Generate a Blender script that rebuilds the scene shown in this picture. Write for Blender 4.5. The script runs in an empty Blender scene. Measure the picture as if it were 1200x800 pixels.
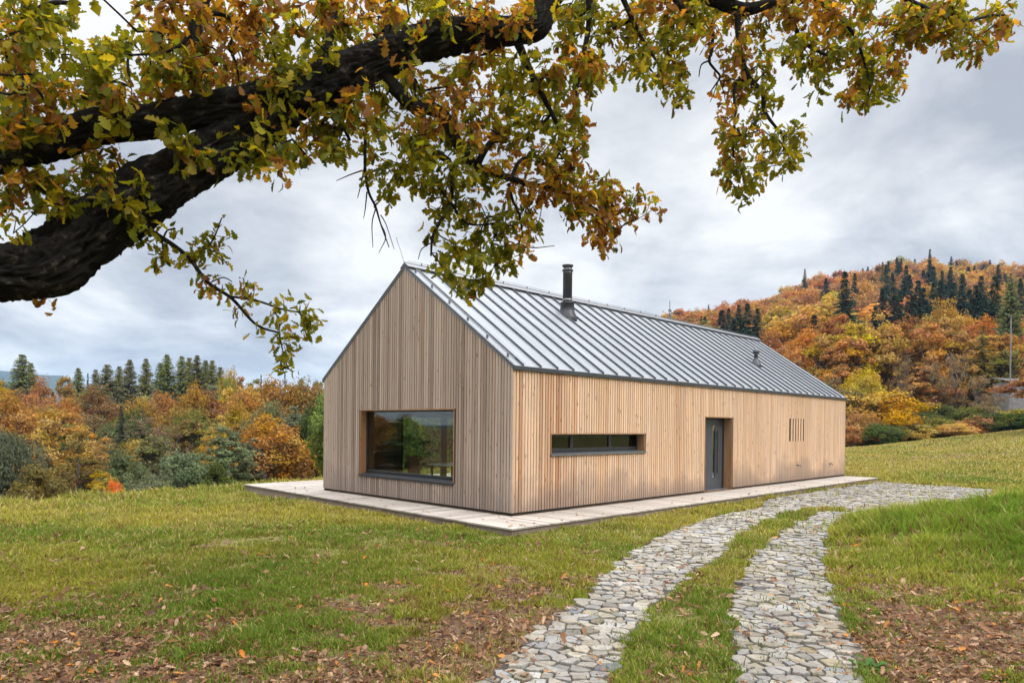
import bpy, bmesh, math, random
import numpy as np
from mathutils import Vector, Matrix

random.seed(7)
RNG = np.random.default_rng(11)
S = bpy.context.scene
COL = S.collection
PI = math.pi

# ------------------------------------------------------------------ helpers
def link(o, parent=None):
    COL.objects.link(o)
    if parent is not None:
        o.parent = parent
    return o

def mesh_np(name, V, F, mat=None, parent=None, attrs=None, smooth=False, matrix=None):
    """V (n,3); F list of arrays (m,k) with equal k, or list of them."""
    me = bpy.data.meshes.new(name)
    V = np.asarray(V, dtype=np.float32)
    if not isinstance(F, list):
        F = [F]
    F = [np.asarray(f, dtype=np.int32) for f in F if len(f)]
    me.vertices.add(len(V))
    me.vertices.foreach_set('co', V.ravel())
    nl = sum(f.size for f in F)
    npoly = sum(len(f) for f in F)
    me.loops.add(nl)
    me.loops.foreach_set('vertex_index', np.concatenate([f.ravel() for f in F]))
    me.polygons.add(npoly)
    starts = []
    off = 0
    for f in F:
        starts.append(off + np.arange(len(f), dtype=np.int32) * f.shape[1])
        off += f.size
    me.polygons.foreach_set('loop_start', np.concatenate(starts).astype(np.int32))
    me.update(calc_edges=True)
    if smooth:
        me.polygons.foreach_set('use_smooth', np.ones(npoly, dtype=bool))
    if attrs:
        for k, a in attrs.items():
            a = np.asarray(a, dtype=np.float32)
            if a.ndim == 1:
                at = me.attributes.new(k, 'FLOAT', 'POINT')
                at.data.foreach_set('value', a)
            else:
                if a.shape[1] == 3:
                    a = np.concatenate([a, np.ones((len(a), 1), np.float32)], 1)
                at = me.attributes.new(k, 'FLOAT_COLOR', 'POINT')
                at.data.foreach_set('color', a.ravel())
    if mat:
        me.materials.append(mat)
    me.validate()
    if matrix == 'data':
        return me
    o = bpy.data.objects.new(name, me)
    return link(o, parent)

class MB:
    """collects boxes, tubes and prisms into ONE mesh"""
    def __init__(self):
        self.V = []; self.F = []; self.n = 0; self.A = []
    def add(self, V, F, tone=None):
        V = [tuple(v) for v in V]
        self.V += V
        self.F += [tuple(i + self.n for i in f) for f in F]
        self.n += len(V)
        self.A += [tone or (0.5, 0.5, 0.5)] * len(V)
    def box(self, x0, x1, y0, y1, z0, z1, tone=None):
        V = [(x0,y0,z0),(x1,y0,z0),(x1,y1,z0),(x0,y1,z0),(x0,y0,z1),(x1,y0,z1),(x1,y1,z1),(x0,y1,z1)]
        self.add(V, [(0,3,2,1),(4,5,6,7),(0,1,5,4),(1,2,6,5),(2,3,7,6),(3,0,4,7)], tone)
    def hexa(self, V, tone=None):
        self.add(V, [(0,3,2,1),(4,5,6,7),(0,1,5,4),(1,2,6,5),(2,3,7,6),(3,0,4,7)], tone)
    def tube(self, pts, radii, n=8, tone=None, cap=True):
        V, F = tube_arrays(pts, radii, n, cap)
        self.add(V, F, tone)
    def lathe(self, prof, cx, cy, n=20, tone=None):
        V = []; F = []
        for r, z in prof:
            for k in range(n):
                a = 2*PI*k/n
                V.append((cx + r*math.cos(a), cy + r*math.sin(a), z))
        for i in range(len(prof)-1):
            for k in range(n):
                F.append((i*n+k, i*n+(k+1)%n, (i+1)*n+(k+1)%n, (i+1)*n+k))
        F.append(tuple(range(n))[::-1]); F.append(tuple(range((len(prof)-1)*n, len(prof)*n)))
        self.add(V, F, tone)
    def build(self, name, mat, parent=None, bevel=0, smooth=False):
        me = bpy.data.meshes.new(name)
        me.from_pydata(self.V, [], self.F)
        at = me.attributes.new('tone', 'FLOAT_COLOR', 'POINT')
        at.data.foreach_set('color', np.array([(*a, 1) for a in self.A], np.float32).ravel())
        me.materials.append(mat)
        bm = bmesh.new(); bm.from_mesh(me)
        bmesh.ops.recalc_face_normals(bm, faces=bm.faces)
        bm.to_mesh(me); bm.free()
        if smooth:
            for p in me.polygons: p.use_smooth = len(p.vertices) == 4
        o = bpy.data.objects.new(name, me)
        link(o, parent)
        if bevel:
            m = o.modifiers.new('bevel', 'BEVEL'); m.width = bevel; m.segments = 2; m.limit_method = 'ANGLE'
        return o

def tube_arrays(pts, radii, n=8, cap=True):
    pts = [Vector(p) for p in pts]
    V = []; F = []
    prev = None
    for i, p in enumerate(pts):
        d = (pts[min(i+1, len(pts)-1)] - pts[max(i-1, 0)])
        d = d.normalized() if d.length > 1e-9 else Vector((0,0,1))
        if prev is None:
            a = d.orthogonal().normalized()
        else:
            a = (prev - d * prev.dot(d))
            a = a.normalized() if a.length > 1e-6 else d.orthogonal().normalized()
        prev = a
        b = d.cross(a)
        r = radii[i] if hasattr(radii, '__len__') else radii
        for k in range(n):
            t = 2*PI*k/n
            V.append(tuple(p + a*(r*math.cos(t)) + b*(r*math.sin(t))))
    for i in range(len(pts)-1):
        for k in range(n):
            F.append((i*n+k, i*n+(k+1)%n, (i+1)*n+(k+1)%n, (i+1)*n+k))
    if cap:
        F.append(tuple(range(n))[::-1]); F.append(tuple(range((len(pts)-1)*n, len(pts)*n)))
    return V, F

def tag(o, label=None, cat=None, group=None, kind=None):
    if label: o['label'] = label
    if cat: o['category'] = cat
    if group: o['group'] = group
    if kind: o['kind'] = kind
    return o

def empty(name, loc, rz=0, parent=None):
    o = bpy.data.objects.new(name, None)
    o.empty_display_size = 0.2
    o.location = loc; o.rotation_euler = (0, 0, rz)
    return link(o, parent)

def sstep(a, b, x):
    t = np.clip((x - a) / (b - a), 0, 1)
    return t * t * (3 - 2 * t)

def _h(ix, iy, seed):
    n = (ix.astype(np.int64) * 374761393 + iy.astype(np.int64) * 668265263 + seed * 974711) & 0x7fffffff
    n = ((n ^ (n >> 13)) * 1274126177) & 0x7fffffff
    n = (n ^ (n >> 16)) & 0xffff
    return n / 65535.0
def vnoise(x, y, seed=0):
    x = np.asarray(x, float); y = np.asarray(y, float)
    ix = np.floor(x); iy = np.floor(y)
    fx = x - ix; fy = y - iy
    fx = fx*fx*(3-2*fx); fy = fy*fy*(3-2*fy)
    a = _h(ix, iy, seed); b = _h(ix+1, iy, seed); c = _h(ix, iy+1, seed); d = _h(ix+1, iy+1, seed)
    return (a*(1-fx)+b*fx)*(1-fy) + (c*(1-fx)+d*fx)*fy
def fbm(x, y, seed=0, o=4):
    s = 0; a = .5; t = 0
    for k in range(o):
        s = s + a*vnoise(x*2**k+13.7*k, y*2**k-7.1*k, seed+k); t += a; a *= .5
    return s/t
def inpoly(x, y, poly):
    x = np.asarray(x); y = np.asarray(y)
    r = np.zeros(x.shape, bool)
    n = len(poly)
    for i in range(n):
        x1, y1 = poly[i]; x2, y2 = poly[(i+1) % n]
        c = ((y1 > y) != (y2 > y)) & (x < (x2-x1)*(y-y1)/((y2-y1) if y2 != y1 else 1e-9) + x1)
        r ^= c
    return r

# ------------------------------------------------------------------ camera
F_PX, CY, PITCH, ROLL = 817.0, 502.835, -0.005836, 0.010827
CAM = Vector((0, 0, 1.83))
fw = Vector((0, math.cos(PITCH), math.sin(PITCH)))
up0 = Vector((0, -math.sin(PITCH), math.cos(PITCH)))
xr = Vector((1, 0, 0))
cr = xr*math.cos(ROLL) + up0*math.sin(ROLL)
cu = -xr*math.sin(ROLL) + up0*math.cos(ROLL)
cd = bpy.data.cameras.new('camera')
cd.sensor_fit = 'HORIZONTAL'; cd.sensor_width = 36
cd.lens = F_PX/1200*36
cd.shift_y = (CY-400)/1200
cd.clip_start = 0.05; cd.clip_end = 20000
cam = bpy.data.objects.new('camera', cd); COL.objects.link(cam)
M = Matrix((cr, cu, -fw)).transposed().to_4x4(); M.translation = CAM
cam.matrix_world = M
S.camera = cam

def at(px, py, d):
    """survey helper: the point of the place seen at photo pixel (px, py), d metres away"""
    u = px-600; v = py-CY
    v3 = fw + cr*(u/F_PX) - cu*(v/F_PX)
    return CAM + v3*(d/v3.y)

# ------------------------------------------------------------------ house frame
HC = Vector((0.0082, 14.0045, 0)); TH = 0.79235
H, W, L = 2.9926, 7.2803, 18.4936
RT = 5.59
A2 = np.array([math.cos(TH), math.sin(TH)]); B2 = np.array([-math.sin(TH), math.cos(TH)])
def hw(s, t):
    return (HC.x + A2[0]*s + B2[0]*t, HC.y + A2[1]*s + B2[1]*t)
def to_house(x, y):
    dx = x-HC.x; dy = y-HC.y
    return dx*A2[0]+dy*A2[1], dx*B2[0]+dy*B2[1]

# ------------------------------------------------------------------ ground shape
UR = np.array([-.6, -.1, .05, .20, .26, .33, .367, .43, .49, .55, .62, .735, 1.2, 2.5])
YS = np.array([460, 450, 420, 382, 376, 366, 358, 340, 326, 317, 315, 322, 340, 400])
HILL_D = 400.
def gz(x, y):
    x = np.asarray(x, float); y = np.asarray(y, float)
    d = np.hypot(x, y)
    z = np.full(x.shape, -0.15)
    z = z - 0.014*np.clip(-x-3, 0, 14)
    xr_ = np.clip(x-18, 0, None)
    z = z + np.where(xr_ < 14, .0036*xr_**2, .0036*14*14 + .118*np.clip(xr_-14, 0, 30)) * sstep(12, 30, y)
    z = z + .75*np.exp(-((x-8.7)/2.0)**2-((y-11.0)/2.9)**2)
    z = z + (fbm(x*.55, y*.55, 3)-.5)*.10*sstep(3, 8, d) * (1-np.exp(-((x-4)/6)**2-((y-13)/7)**2)*.8)
    e = (x+10)*-.785 + (y-20.7)*.62
    u = x/np.maximum(y, 1.)
    wl = 1-sstep(.10, .42, u)
    wl = np.where(y < 1, np.where(x < 0, 1., 0.), wl)
    wl = wl*sstep(-40, 5, y)
    e1 = np.clip(e+.9, 0, None)
    drop = np.where(e1 < 2.2, .085*e1**2, .085*4.84 + .374*(e1-2.2))
    drop = 4.6*(1-np.exp(-drop/4.6))
    # the valley floor climbs again far off
    z = z - wl*drop + wl*sstep(150, 400, d)*2.5
    # right: crest of the meadow, then the wooded hill
    wr = sstep(.05, .35, u)*(y > 5)
    z = z - wr*1.6*sstep(56, 78, y)
    zr = (503-(np.interp(u, UR, YS)+20))/817*HILL_D+1.83
    t = np.clip((y-88)/(HILL_D-88), 0, 1)
    beyond = np.clip((y-HILL_D)/300, 0, 1)
    hillw = sstep(.0, .16, u)*(y > 20)
    z = z + hillw*np.maximum(zr, 0)*(t**1.08)*(1-.9*sstep(0, 1, beyond))
    # far blue ridge to the left
    if True:
        rid = np.exp(-((d-3000)/420)**2)*(163+9*np.sin(u*9+1)+7*np.sin(u*31))
        z = z + rid*sstep(-1.6, -.95, u)*(1-sstep(-.65, -.56, u))*(y > 0)
    # behind the camera: level, with a low wooded rise far off
    z = z + np.where(y < 0, 14*sstep(60, 300, d), 0)
    return z

TRACK_L = [(-.55,3.6),(-.40,4.5),(-.21,5.29),(.18,6.48),(.8,7.95),(1.48,9.96),(2.68,12.6),(4.34,15.2),(6.2,17.4),(7.5,17.2),
           (7.12,16.81),(5.45,14.75),(4.3,12.9),(3.25,10.75),(2.25,9.0),(1.52,7.5),(1.0,6.2),(.72,5.31),(.55,4.5),(.45,3.6)]
TRACK_R = [(1.62,3.6),(1.66,4.5),(1.78,5.34),(2.10,6.69),(2.72,8.46),(3.72,10.76),(5.25,13.4),(7.2,16.2),(8.3,16.4),(8.3,16.1),
           (6.15,13.3),(4.75,10.6),(3.62,7.7),(3.12,6.3),(2.78,5.37),(2.66,4.5),(2.6,3.6)]
YARD = [(6.25,17.35),(7.10,19.36),(13.85,26.2),(16.2,23.3),(11.5,16.9),(8.3,16.2),(7.1,16.9)]
def on_stone(x, y, rag=0.0):
    if rag:
        x = x+(vnoise(x*5, y*5, 91)-.5)*rag*2; y = y+(vnoise(x*5+40, y*5, 92)-.5)*rag*2
    return inpoly(x, y, TRACK_L) | inpoly(x, y, TRACK_R) | inpoly(x, y, YARD)

BARE = [(-4.8,5.4,2.4,1.1,.95),(-2.6,7.2,2.0,.7,.34),(-.9,5.9,.8,1.3,.62),(.0,8.1,.55,1.5,.72),(1.05,10.6,.4,1.3,.55),(-.2,6.2,.45,1.2,.5),
        (4.9,6.0,1.7,1.1,1.05),(4.5,7.5,.9,.8,.5),(5.6,11.2,1.1,.8,.5),(1.5,5.6,.45,1.0,.40),(1.9,7.6,.4,1.0,.22),(-8.9,15.4,1.1,.5,.65),
        (28.5,44,3.4,2.2,.95),(-1.5,11.8,1.2,1.0,.28),(3.3,5.2,.5,.9,.55),(4.6,9.4,.7,1.2,.36),(-2.2,5.2,1.2,.6,.3)]
def bare(x, y):
    m = np.zeros(np.shape(x))
    for bx, by, rx, ry, a in BARE:
        m = m + a*np.exp(-((x-bx)/rx)**2-((y-by)/ry)**2)
    n = fbm(x*.8, y*.8, 21, 4); n2 = fbm(x*2.6, y*2.6, 5, 3); n3 = fbm(x*7, y*7, 15, 2)
    near = 1-sstep(8, 17, np.hypot(x, y))
    return sstep(.20, .84, m*.86 + (n-.5)*1.15 + (n2-.5)*1.2 + (n3-.5)*.8 + .12*near)

# ------------------------------------------------------------------ materials
def new_mat(name):
    m = bpy.data.materials.new(name); m.use_nodes = True
    nt = m.node_tree; nt.nodes.clear()
    out = nt.nodes.new('ShaderNodeOutputMaterial')
    return m, nt, out
def N(nt, t, **kw):
    n = nt.nodes.new(t)
    for k, v in kw.items():
        if k in n.inputs: n.inputs[k].default_value = v
        else: setattr(n, k, v)
    return n
def noise(nt, scale, detail=4, vec=None, rough=.6):
    n = N(nt, 'ShaderNodeTexNoise'); n.inputs['Scale'].default_value = scale; n.inputs['Detail'].default_value = detail
    n.inputs['Roughness'].default_value = rough
    if vec is not None: nt.links.new(vec, n.inputs['Vector'])
    return n
def ramp(nt, fac, stops):
    r = N(nt, 'ShaderNodeValToRGB')
    el = r.color_ramp.elements
    while len(el) < len(stops): el.new(.5)
    for e, (p, c) in zip(el, stops):
        e.position = p; e.color = (*c, 1) if len(c) == 3 else c
    nt.links.new(fac, r.inputs[0])
    return r
def mix(nt, fac, a, b, blend='MIX'):
    m = N(nt, 'ShaderNodeMix'); m.data_type = 'RGBA'; m.blend_type = blend; m.clamp_factor = True
    for s, v in ((0, fac), (6, a), (7, b)):
        if hasattr(v, 'is_linked') or hasattr(v, 'links'): nt.links.new(v, m.inputs[s])
        else: m.inputs[s].default_value = v if s == 0 else (*v, 1)
    return m.outputs[2]
def mth(nt, op, a, b=0.0, c=None):
    m = N(nt, 'ShaderNodeMath'); m.operation = op
    for i, v in enumerate((a, b, c)):
        if v is None: continue
        if hasattr(v, 'links'): nt.links.new(v, m.inputs[i])
        else: m.inputs[i].default_value = v
    return m.outputs[0]
def attr(nt, name):
    return N(nt, 'ShaderNodeAttribute', attribute_name=name)
def bump(nt, h, strength=.4, dist=.02):
    b = N(nt, 'ShaderNodeBump'); b.inputs['Strength'].default_value = strength; b.inputs['Distance'].default_value = dist
    nt.links.new(h, b.inputs['Height']); return b.outputs[0]
def coords(nt, which='Object', scale=None):
    t = N(nt, 'ShaderNodeTexCoord')
    if scale is None: return t.outputs[which]
    m = N(nt, 'ShaderNodeMapping'); m.inputs['Scale'].default_value = scale
    nt.links.new(t.outputs[which], m.inputs[0]); return m.outputs[0]
def principled(nt, out, color, rough=.7, metallic=0, normal=None, spec=.5):
    p = N(nt, 'ShaderNodeBsdfPrincipled')
    for k, v in (('Base Color', color), ('Roughness', rough), ('Metallic', metallic)):
        if hasattr(v, 'links'): nt.links.new(v, p.inputs[k])
        else: p.inputs[k].default_value = (*v, 1) if k == 'Base Color' else v
    p.inputs['Specular IOR Level'].default_value = spec
    if normal is not None: nt.links.new(normal, p.inputs['Normal'])
    nt.links.new(p.outputs[0], out.inputs['Surface'])
    return p
def simple(name, c1, c2, scale=8, rough=.6, metallic=0, spec=.5, bmp=0):
    m, nt, out = new_mat(name)
    v = coords(nt)
    n = noise(nt, scale, 5, v)
    c = ramp(nt, n.outputs[0], [(.3, c1), (.7, c2)])
    nb = bump(nt, n.outputs[0], bmp, .01) if bmp else None
    principled(nt, out, c.outputs[0], rough, metallic, nb, spec)
    return m

def leaf_mat(name, use_obj, sat=1.0, trans=.45, glow=False):
    """foliage: per-leaf colour held in 'tone'; far trees multiply their own object colour"""
    m, nt, out = new_mat(name)
    a = attr(nt, 'tone')
    if use_obj:
        oi = N(nt, 'ShaderNodeObjectInfo')
        sep = N(nt, 'ShaderNodeSeparateColor'); nt.links.new(a.outputs['Color'], sep.inputs[0])
        hsv = N(nt, 'ShaderNodeHueSaturation'); nt.links.new(oi.outputs['Color'], hsv.inputs['Color'])
        nt.links.new(mth(nt, 'MULTIPLY_ADD', sep.outputs[0], .05, .478), hsv.inputs['Hue'])
        nt.links.new(mth(nt, 'MULTIPLY_ADD', sep.outputs[1], .72, .62), hsv.inputs['Value'])
        nt.links.new(mth(nt, 'MULTIPLY_ADD', sep.outputs[2], .25, .86), hsv.inputs['Saturation'])
        col = hsv.outputs[0]
    else:
        col = a.outputs['Color']
    d = N(nt, 'ShaderNodeBsdfDiffuse'); t = N(nt, 'ShaderNodeBsdfTranslucent')
    nt.links.new(col, d.inputs[0]); nt.links.new(mix(nt, 1.0, col, (1.55, 1.35, .65), 'MULTIPLY') if glow else col, t.inputs[0])
    mx = N(nt, 'ShaderNodeMixShader'); mx.inputs[0].default_value = trans
    nt.links.new(d.outputs[0], mx.inputs[1]); nt.links.new(t.outputs[0], mx.inputs[2])
    g = N(nt, 'ShaderNodeBsdfGlossy'); g.inputs['Roughness'].default_value = .45
    g.inputs['Color'].default_value = (.8, .8, .8, 1)
    m2 = N(nt, 'ShaderNodeMixShader'); m2.inputs[0].default_value = .0 if use_obj else .008
    nt.links.new(mx.outputs[0], m2.inputs[1]); nt.links.new(g.outputs[0], m2.inputs[2])
    nt.links.new(m2.outputs[0], out.inputs['Surface'])
    return m

M_OAKLEAF = leaf_mat('oak leaves', False, trans=.55, glow=True)
M_CROWN = leaf_mat('tree foliage', True, trans=.3)
M_GRASS = leaf_mat('grass blades', False, trans=.35)

def bark_mat(name, c1, c2, sc=1.0):
    m, nt, out = new_mat(name)
    v = coords(nt)
    n = noise(nt, 9*sc, 8, v, .7)
    vo = N(nt, 'ShaderNodeTexVoronoi'); vo.inputs['Scale'].default_value = 22*sc; vo.feature = 'DISTANCE_TO_EDGE'
    wv = N(nt, 'ShaderNodeVectorMath'); wv.operation = 'ADD'
    nt.links.new(v, wv.inputs[0]); nt.links.new(n.outputs['Color'], wv.inputs[1])
    nt.links.new(wv.outputs[0], vo.inputs['Vector'])
    c = ramp(nt, n.outputs[0], [(.25, c1), (.56, c2), (.63, tuple(min(1, 4.2*k) for k in c2))])
    hgt = mth(nt, 'ADD', mth(nt, 'MULTIPLY', vo.outputs[0], 2.0), n.outputs[0])
    principled(nt, out, c.outputs[0], .9, 0, bump(nt, hgt, 1.0, .05), .2)
    return m
M_BARK = bark_mat('oak bark', (.010, .008, .006), (.036, .030, .024))
M_TRUNK = bark_mat('grey tree bark', (.05, .042, .035), (.14, .125, .11), .6)

def wood_mat(name, cols, stain=0.0, sc=1.0):
    """vertical larch boards: 'tone' carries a random triple per board"""
    m, nt, out = new_mat(name)
    a = attr(nt, 'tone'); sep = N(nt, 'ShaderNodeSeparateColor'); nt.links.new(a.outputs['Color'], sep.inputs[0])
    tc = N(nt, 'ShaderNodeTexCoord')
    off = N(nt, 'ShaderNodeVectorMath'); off.operation = 'MULTIPLY_ADD'
    nt.links.new(a.outputs['Color'], off.inputs[0]); off.inputs[1].default_value = (31, 17, 53)
    nt.links.new(tc.outputs['Object'], off.inputs[2])
    mp = N(nt, 'ShaderNodeMapping'); mp.inputs['Scale'].default_value = (38, 38, 1.1); nt.links.new(off.outputs[0], mp.inputs[0])
    grain = noise(nt, 1.0, 6, mp.outputs[0], .65)
    mp2 = N(nt, 'ShaderNodeMapping'); mp2.inputs['Scale'].default_value = (3, 3, .55); nt.links.new(off.outputs[0], mp2.inputs[0])
    cloud = noise(nt, 1.0, 4, mp2.outputs[0])
    base = ramp(nt, sep.outputs[0], cols)
    c = mix(nt, mth(nt, 'MULTIPLY', mth(nt, 'SUBTRACT', grain.outputs[0], .35), 1.1), base.outputs[0],
            mix(nt, 1.0, base.outputs[0], (.50, .40, .34), 'MULTIPLY'))
    # knots
    mp3 = N(nt, 'ShaderNodeMapping'); mp3.inputs['Scale'].default_value = (9, 9, 2.6); nt.links.new(off.outputs[0], mp3.inputs[0])
    vo = N(nt, 'ShaderNodeTexVoronoi'); vo.inputs['Scale'].default_value = 1.0; nt.links.new(mp3.outputs[0], vo.inputs['Vector'])
    kn = ramp(nt, vo.outputs['Distance'], [(.08, (1, 1, 1)), (.17, (0, 0, 0))])
    c = mix(nt, mth(nt, 'MULTIPLY', kn.outputs[0], .75), c, (.10, .055, .035))
    # weathering: greyed blotches
    wz = N(nt, 'ShaderNodeSeparateXYZ'); nt.links.new(tc.outputs['Object'], wz.inputs[0])
    g = ramp(nt, cloud.outputs[0], [(.42, (0, 0, 0)), (.72, (1, 1, 1))])
    c = mix(nt, mth(nt, 'MULTIPLY', g.outputs[0], .5), c, (.30, .25, .215))
    if stain:
        # rain-splash staining along the foot of the boards
        big = noise(nt, .9, 3, tc.outputs['Object'])
        hh = mth(nt, 'MULTIPLY_ADD', big.outputs[0], 2.4, -.45)
        k = mth(nt, 'SUBTRACT', 1.0, mth(nt, 'DIVIDE', wz.outputs[2], hh)); k2 = N(nt, 'ShaderNodeClamp'); nt.links.new(k, k2.inputs[0])
        c = mix(nt, mth(nt, 'MULTIPLY', k2.outputs[0], stain), c, (.15, .115, .10))
    principled(nt, out, c, .72, 0, bump(nt, grain.outputs[0], .25, .004), .3)
    return m
M_GABLE = wood_mat('weathered larch', [(0, (.165, .112, .084)), (.22, (.245, .178, .137)), (.45, (.36, .277, .222)), (.75, (.445, .355, .29)), (1, (.32, .19, .125))], .65)
M_SIDE = wood_mat('warm larch', [(0, (.34, .15, .062)), (.2, (.47, .26, .145)), (.45, (.60, .390, .235)), (.8, (.68, .475, .325)), (1, (.47, .21, .075))], .8)
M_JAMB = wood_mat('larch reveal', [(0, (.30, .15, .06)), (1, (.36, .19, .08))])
M_DECK = wood_mat('pale weathered decking', [(0, (.245, .218, .192)), (.5, (.33, .30, .268)), (1, (.405, .372, .338))])
M_DARKMETAL = simple('anthracite metal', (.035, .037, .042), (.055, .058, .065), 6, .42, .3)
M_FRAME = simple('anthracite frame', (.022, .023, .026), (.034, .035, .04), 9, .38, .2)
M_SILL = simple('grey metal sill', (.16, .165, .18), (.22, .225, .24), 7, .35, .7)
M_DOOR = simple('dark grey door', (.040, .043, .049), (.052, .056, .064), 5, .45)
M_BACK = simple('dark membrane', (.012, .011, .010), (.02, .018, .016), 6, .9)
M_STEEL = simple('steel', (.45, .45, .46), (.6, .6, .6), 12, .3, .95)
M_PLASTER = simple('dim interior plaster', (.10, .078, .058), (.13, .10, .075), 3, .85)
M_OAKFLOOR = simple('interior wood', (.14, .08, .04), (.20, .115, .055), 5, .5)
M_CHAIR = simple('brown chair wood', (.10, .045, .018), (.17, .08, .03), 14, .5)
M_WHITE = simple('white lacquer', (.72, .72, .70), (.80, .80, .78), 5, .3)
M_GREYWOOD = simple('grey weathered boards', (.13, .125, .13), (.24, .23, .235), 3, .85)

def roof_mat():
    m, nt, out = new_mat('zinc grey standing seam sheet')
    v = coords(nt)
    n = noise(nt, 1.4, 5, v); n2 = noise(nt, 30, 3, v)
    mp = N(nt, 'ShaderNodeMapping'); mp.inputs['Scale'].default_value = (6, .5, .5); nt.links.new(v, mp.inputs[0])
    n3 = noise(nt, 1, 4, mp.outputs[0])
    c = ramp(nt, n3.outputs[0], [(.3, (.165, .18, .20)), (.7, (.235, .25, .27))])
    r = mth(nt, 'MULTIPLY_ADD', n.outputs[0], .25, .36)
    h = mth(nt, 'ADD', n.outputs[0], mth(nt, 'MULTIPLY', n2.outputs[0], .05))
    principled(nt, out, c.outputs[0], r, .45, bump(nt, h, .22, .04), .5)
    return m
M_ROOF = roof_mat()
def glass_mat(name, tint=(.86, .90, .86), refl=.07):
    m, nt, out = new_mat(name)
    lw = N(nt, 'ShaderNodeLayerWeight'); lw.inputs['Blend'].default_value = .5
    fr_ = mth(nt, 'MULTIPLY_ADD', mth(nt, 'POWER', lw.outputs['Facing'], 4.0), .75, refl)
    t = N(nt, 'ShaderNodeBsdfTransparent'); t.inputs[0].default_value = (*tint, 1)
    g = N(nt, 'ShaderNodeBsdfGlossy'); g.inputs['Roughness'].default_value = .01; g.inputs['Color'].default_value = (.9, .9, .9, 1)
    n = noise(nt, .8, 2, coords(nt)); nt.links.new(bump(nt, n.outputs[0], .03, .02), g.inputs['Normal'])
    mx = N(nt, 'ShaderNodeMixShader'); nt.links.new(fr_, mx.inputs[0])
    nt.links.new(t.outputs[0], mx.inputs[1]); nt.links.new(g.outputs[0], mx.inputs[2])
    nt.links.new(mx.outputs[0], out.inputs['Surface'])
    return m
M_GLASS = glass_mat('window glass')

def ground_mat():
    m, nt, out = new_mat('meadow soil and turf')
    b = attr(nt, 'bare'); st = attr(nt, 'stone'); yl = attr(nt, 'yellow'); wd = attr(nt, 'wood')
    v = coords(nt)
    n1 = noise(nt, 3.2, 6, v, .65); n2 = noise(nt, 22, 5, v, .7); n3 = noise(nt, 70, 3, v, .7)
    soil = ramp(nt, n2.outputs[0], [(.28, (.040, .024, .018)), (.5, (.115, .066, .044)), (.7, (.20, .125, .085))])
    turf = ramp(nt, n3.outputs[0], [(.3, (.045, .058, .014)), (.55, (.10, .115, .025)), (.75, (.19, .17, .055))])
    dry = ramp(nt, n1.outputs[0], [(.3, (.15, .13, .035)), (.7, (.26, .21, .075))])
    t2 = mix(nt, mth(nt, 'MULTIPLY', yl.outputs['Fac'], .6), turf.outputs[0], dry.outputs[0])
    bb = mth(nt, 'ADD', b.outputs['Fac'], mth(nt, 'MULTIPLY', mth(nt, 'SUBTRACT', n2.outputs[0], .5), .7))
    bc = N(nt, 'ShaderNodeClamp'); nt.links.new(bb, bc.inputs[0])
    c = mix(nt, bc.outputs[0], t2, soil.outputs[0])
    grit = ramp(nt, n3.outputs[0], [(.3, (.03, .026, .021)), (.7, (.10, .088, .072))])
    c = mix(nt, st.outputs['Fac'], c, grit.outputs[0])
    forest = ramp(nt, n1.outputs[0], [(.3, (.05, .028, .012)), (.7, (.11, .06, .022))])
    c = mix(nt, wd.outputs['Fac'], c, forest.outputs[0])
    c = mix(nt, mth(nt, 'SUBTRACT', wd.outputs['Fac'], 1.0), c, (.018, .032, .026))
    h = mth(nt, 'ADD', n2.outputs[0], mth(nt, 'MULTIPLY', n3.outputs[0], .5))
    principled(nt, out, c, .95, 0, bump(nt, h, .8, .03), .15)
    return m
M_GROUND = ground_mat()
def stone_mat():
    m, nt, out = new_mat('split granite setts')
    a = attr(nt, 'tone'); v = coords(nt)
    n = noise(nt, 14, 6, v, .7); n2 = noise(nt, 60, 4, v, .7)
    c = mix(nt, 1.0, a.outputs['Color'], ramp(nt, n.outputs[0], [(.25, (.55, .53, .50)), (.55, (1, 1, 1)), (.8, (1.15, 1.12, 1.05))]).outputs[0], 'MULTIPLY')
    n4 = noise(nt, 1.1, 4, v)
    c = mix(nt, ramp(nt, n2.outputs[0], [(.52, (0, 0, 0)), (.72, (.75, .75, .75))]).outputs[0], c, (.085, .072, .058))
    c = mix(nt, ramp(nt, n4.outputs[0], [(.45, (0, 0, 0)), (.7, (.55, .55, .55))]).outputs[0], c, (.115, .10, .078))
    principled(nt, out, c, .75, 0, bump(nt, mth(nt, 'ADD', n.outputs[0], mth(nt, 'MULTIPLY', n2.outputs[0], .35)), .55, .02), .35)
    return m
M_STONE = stone_mat()

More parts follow.
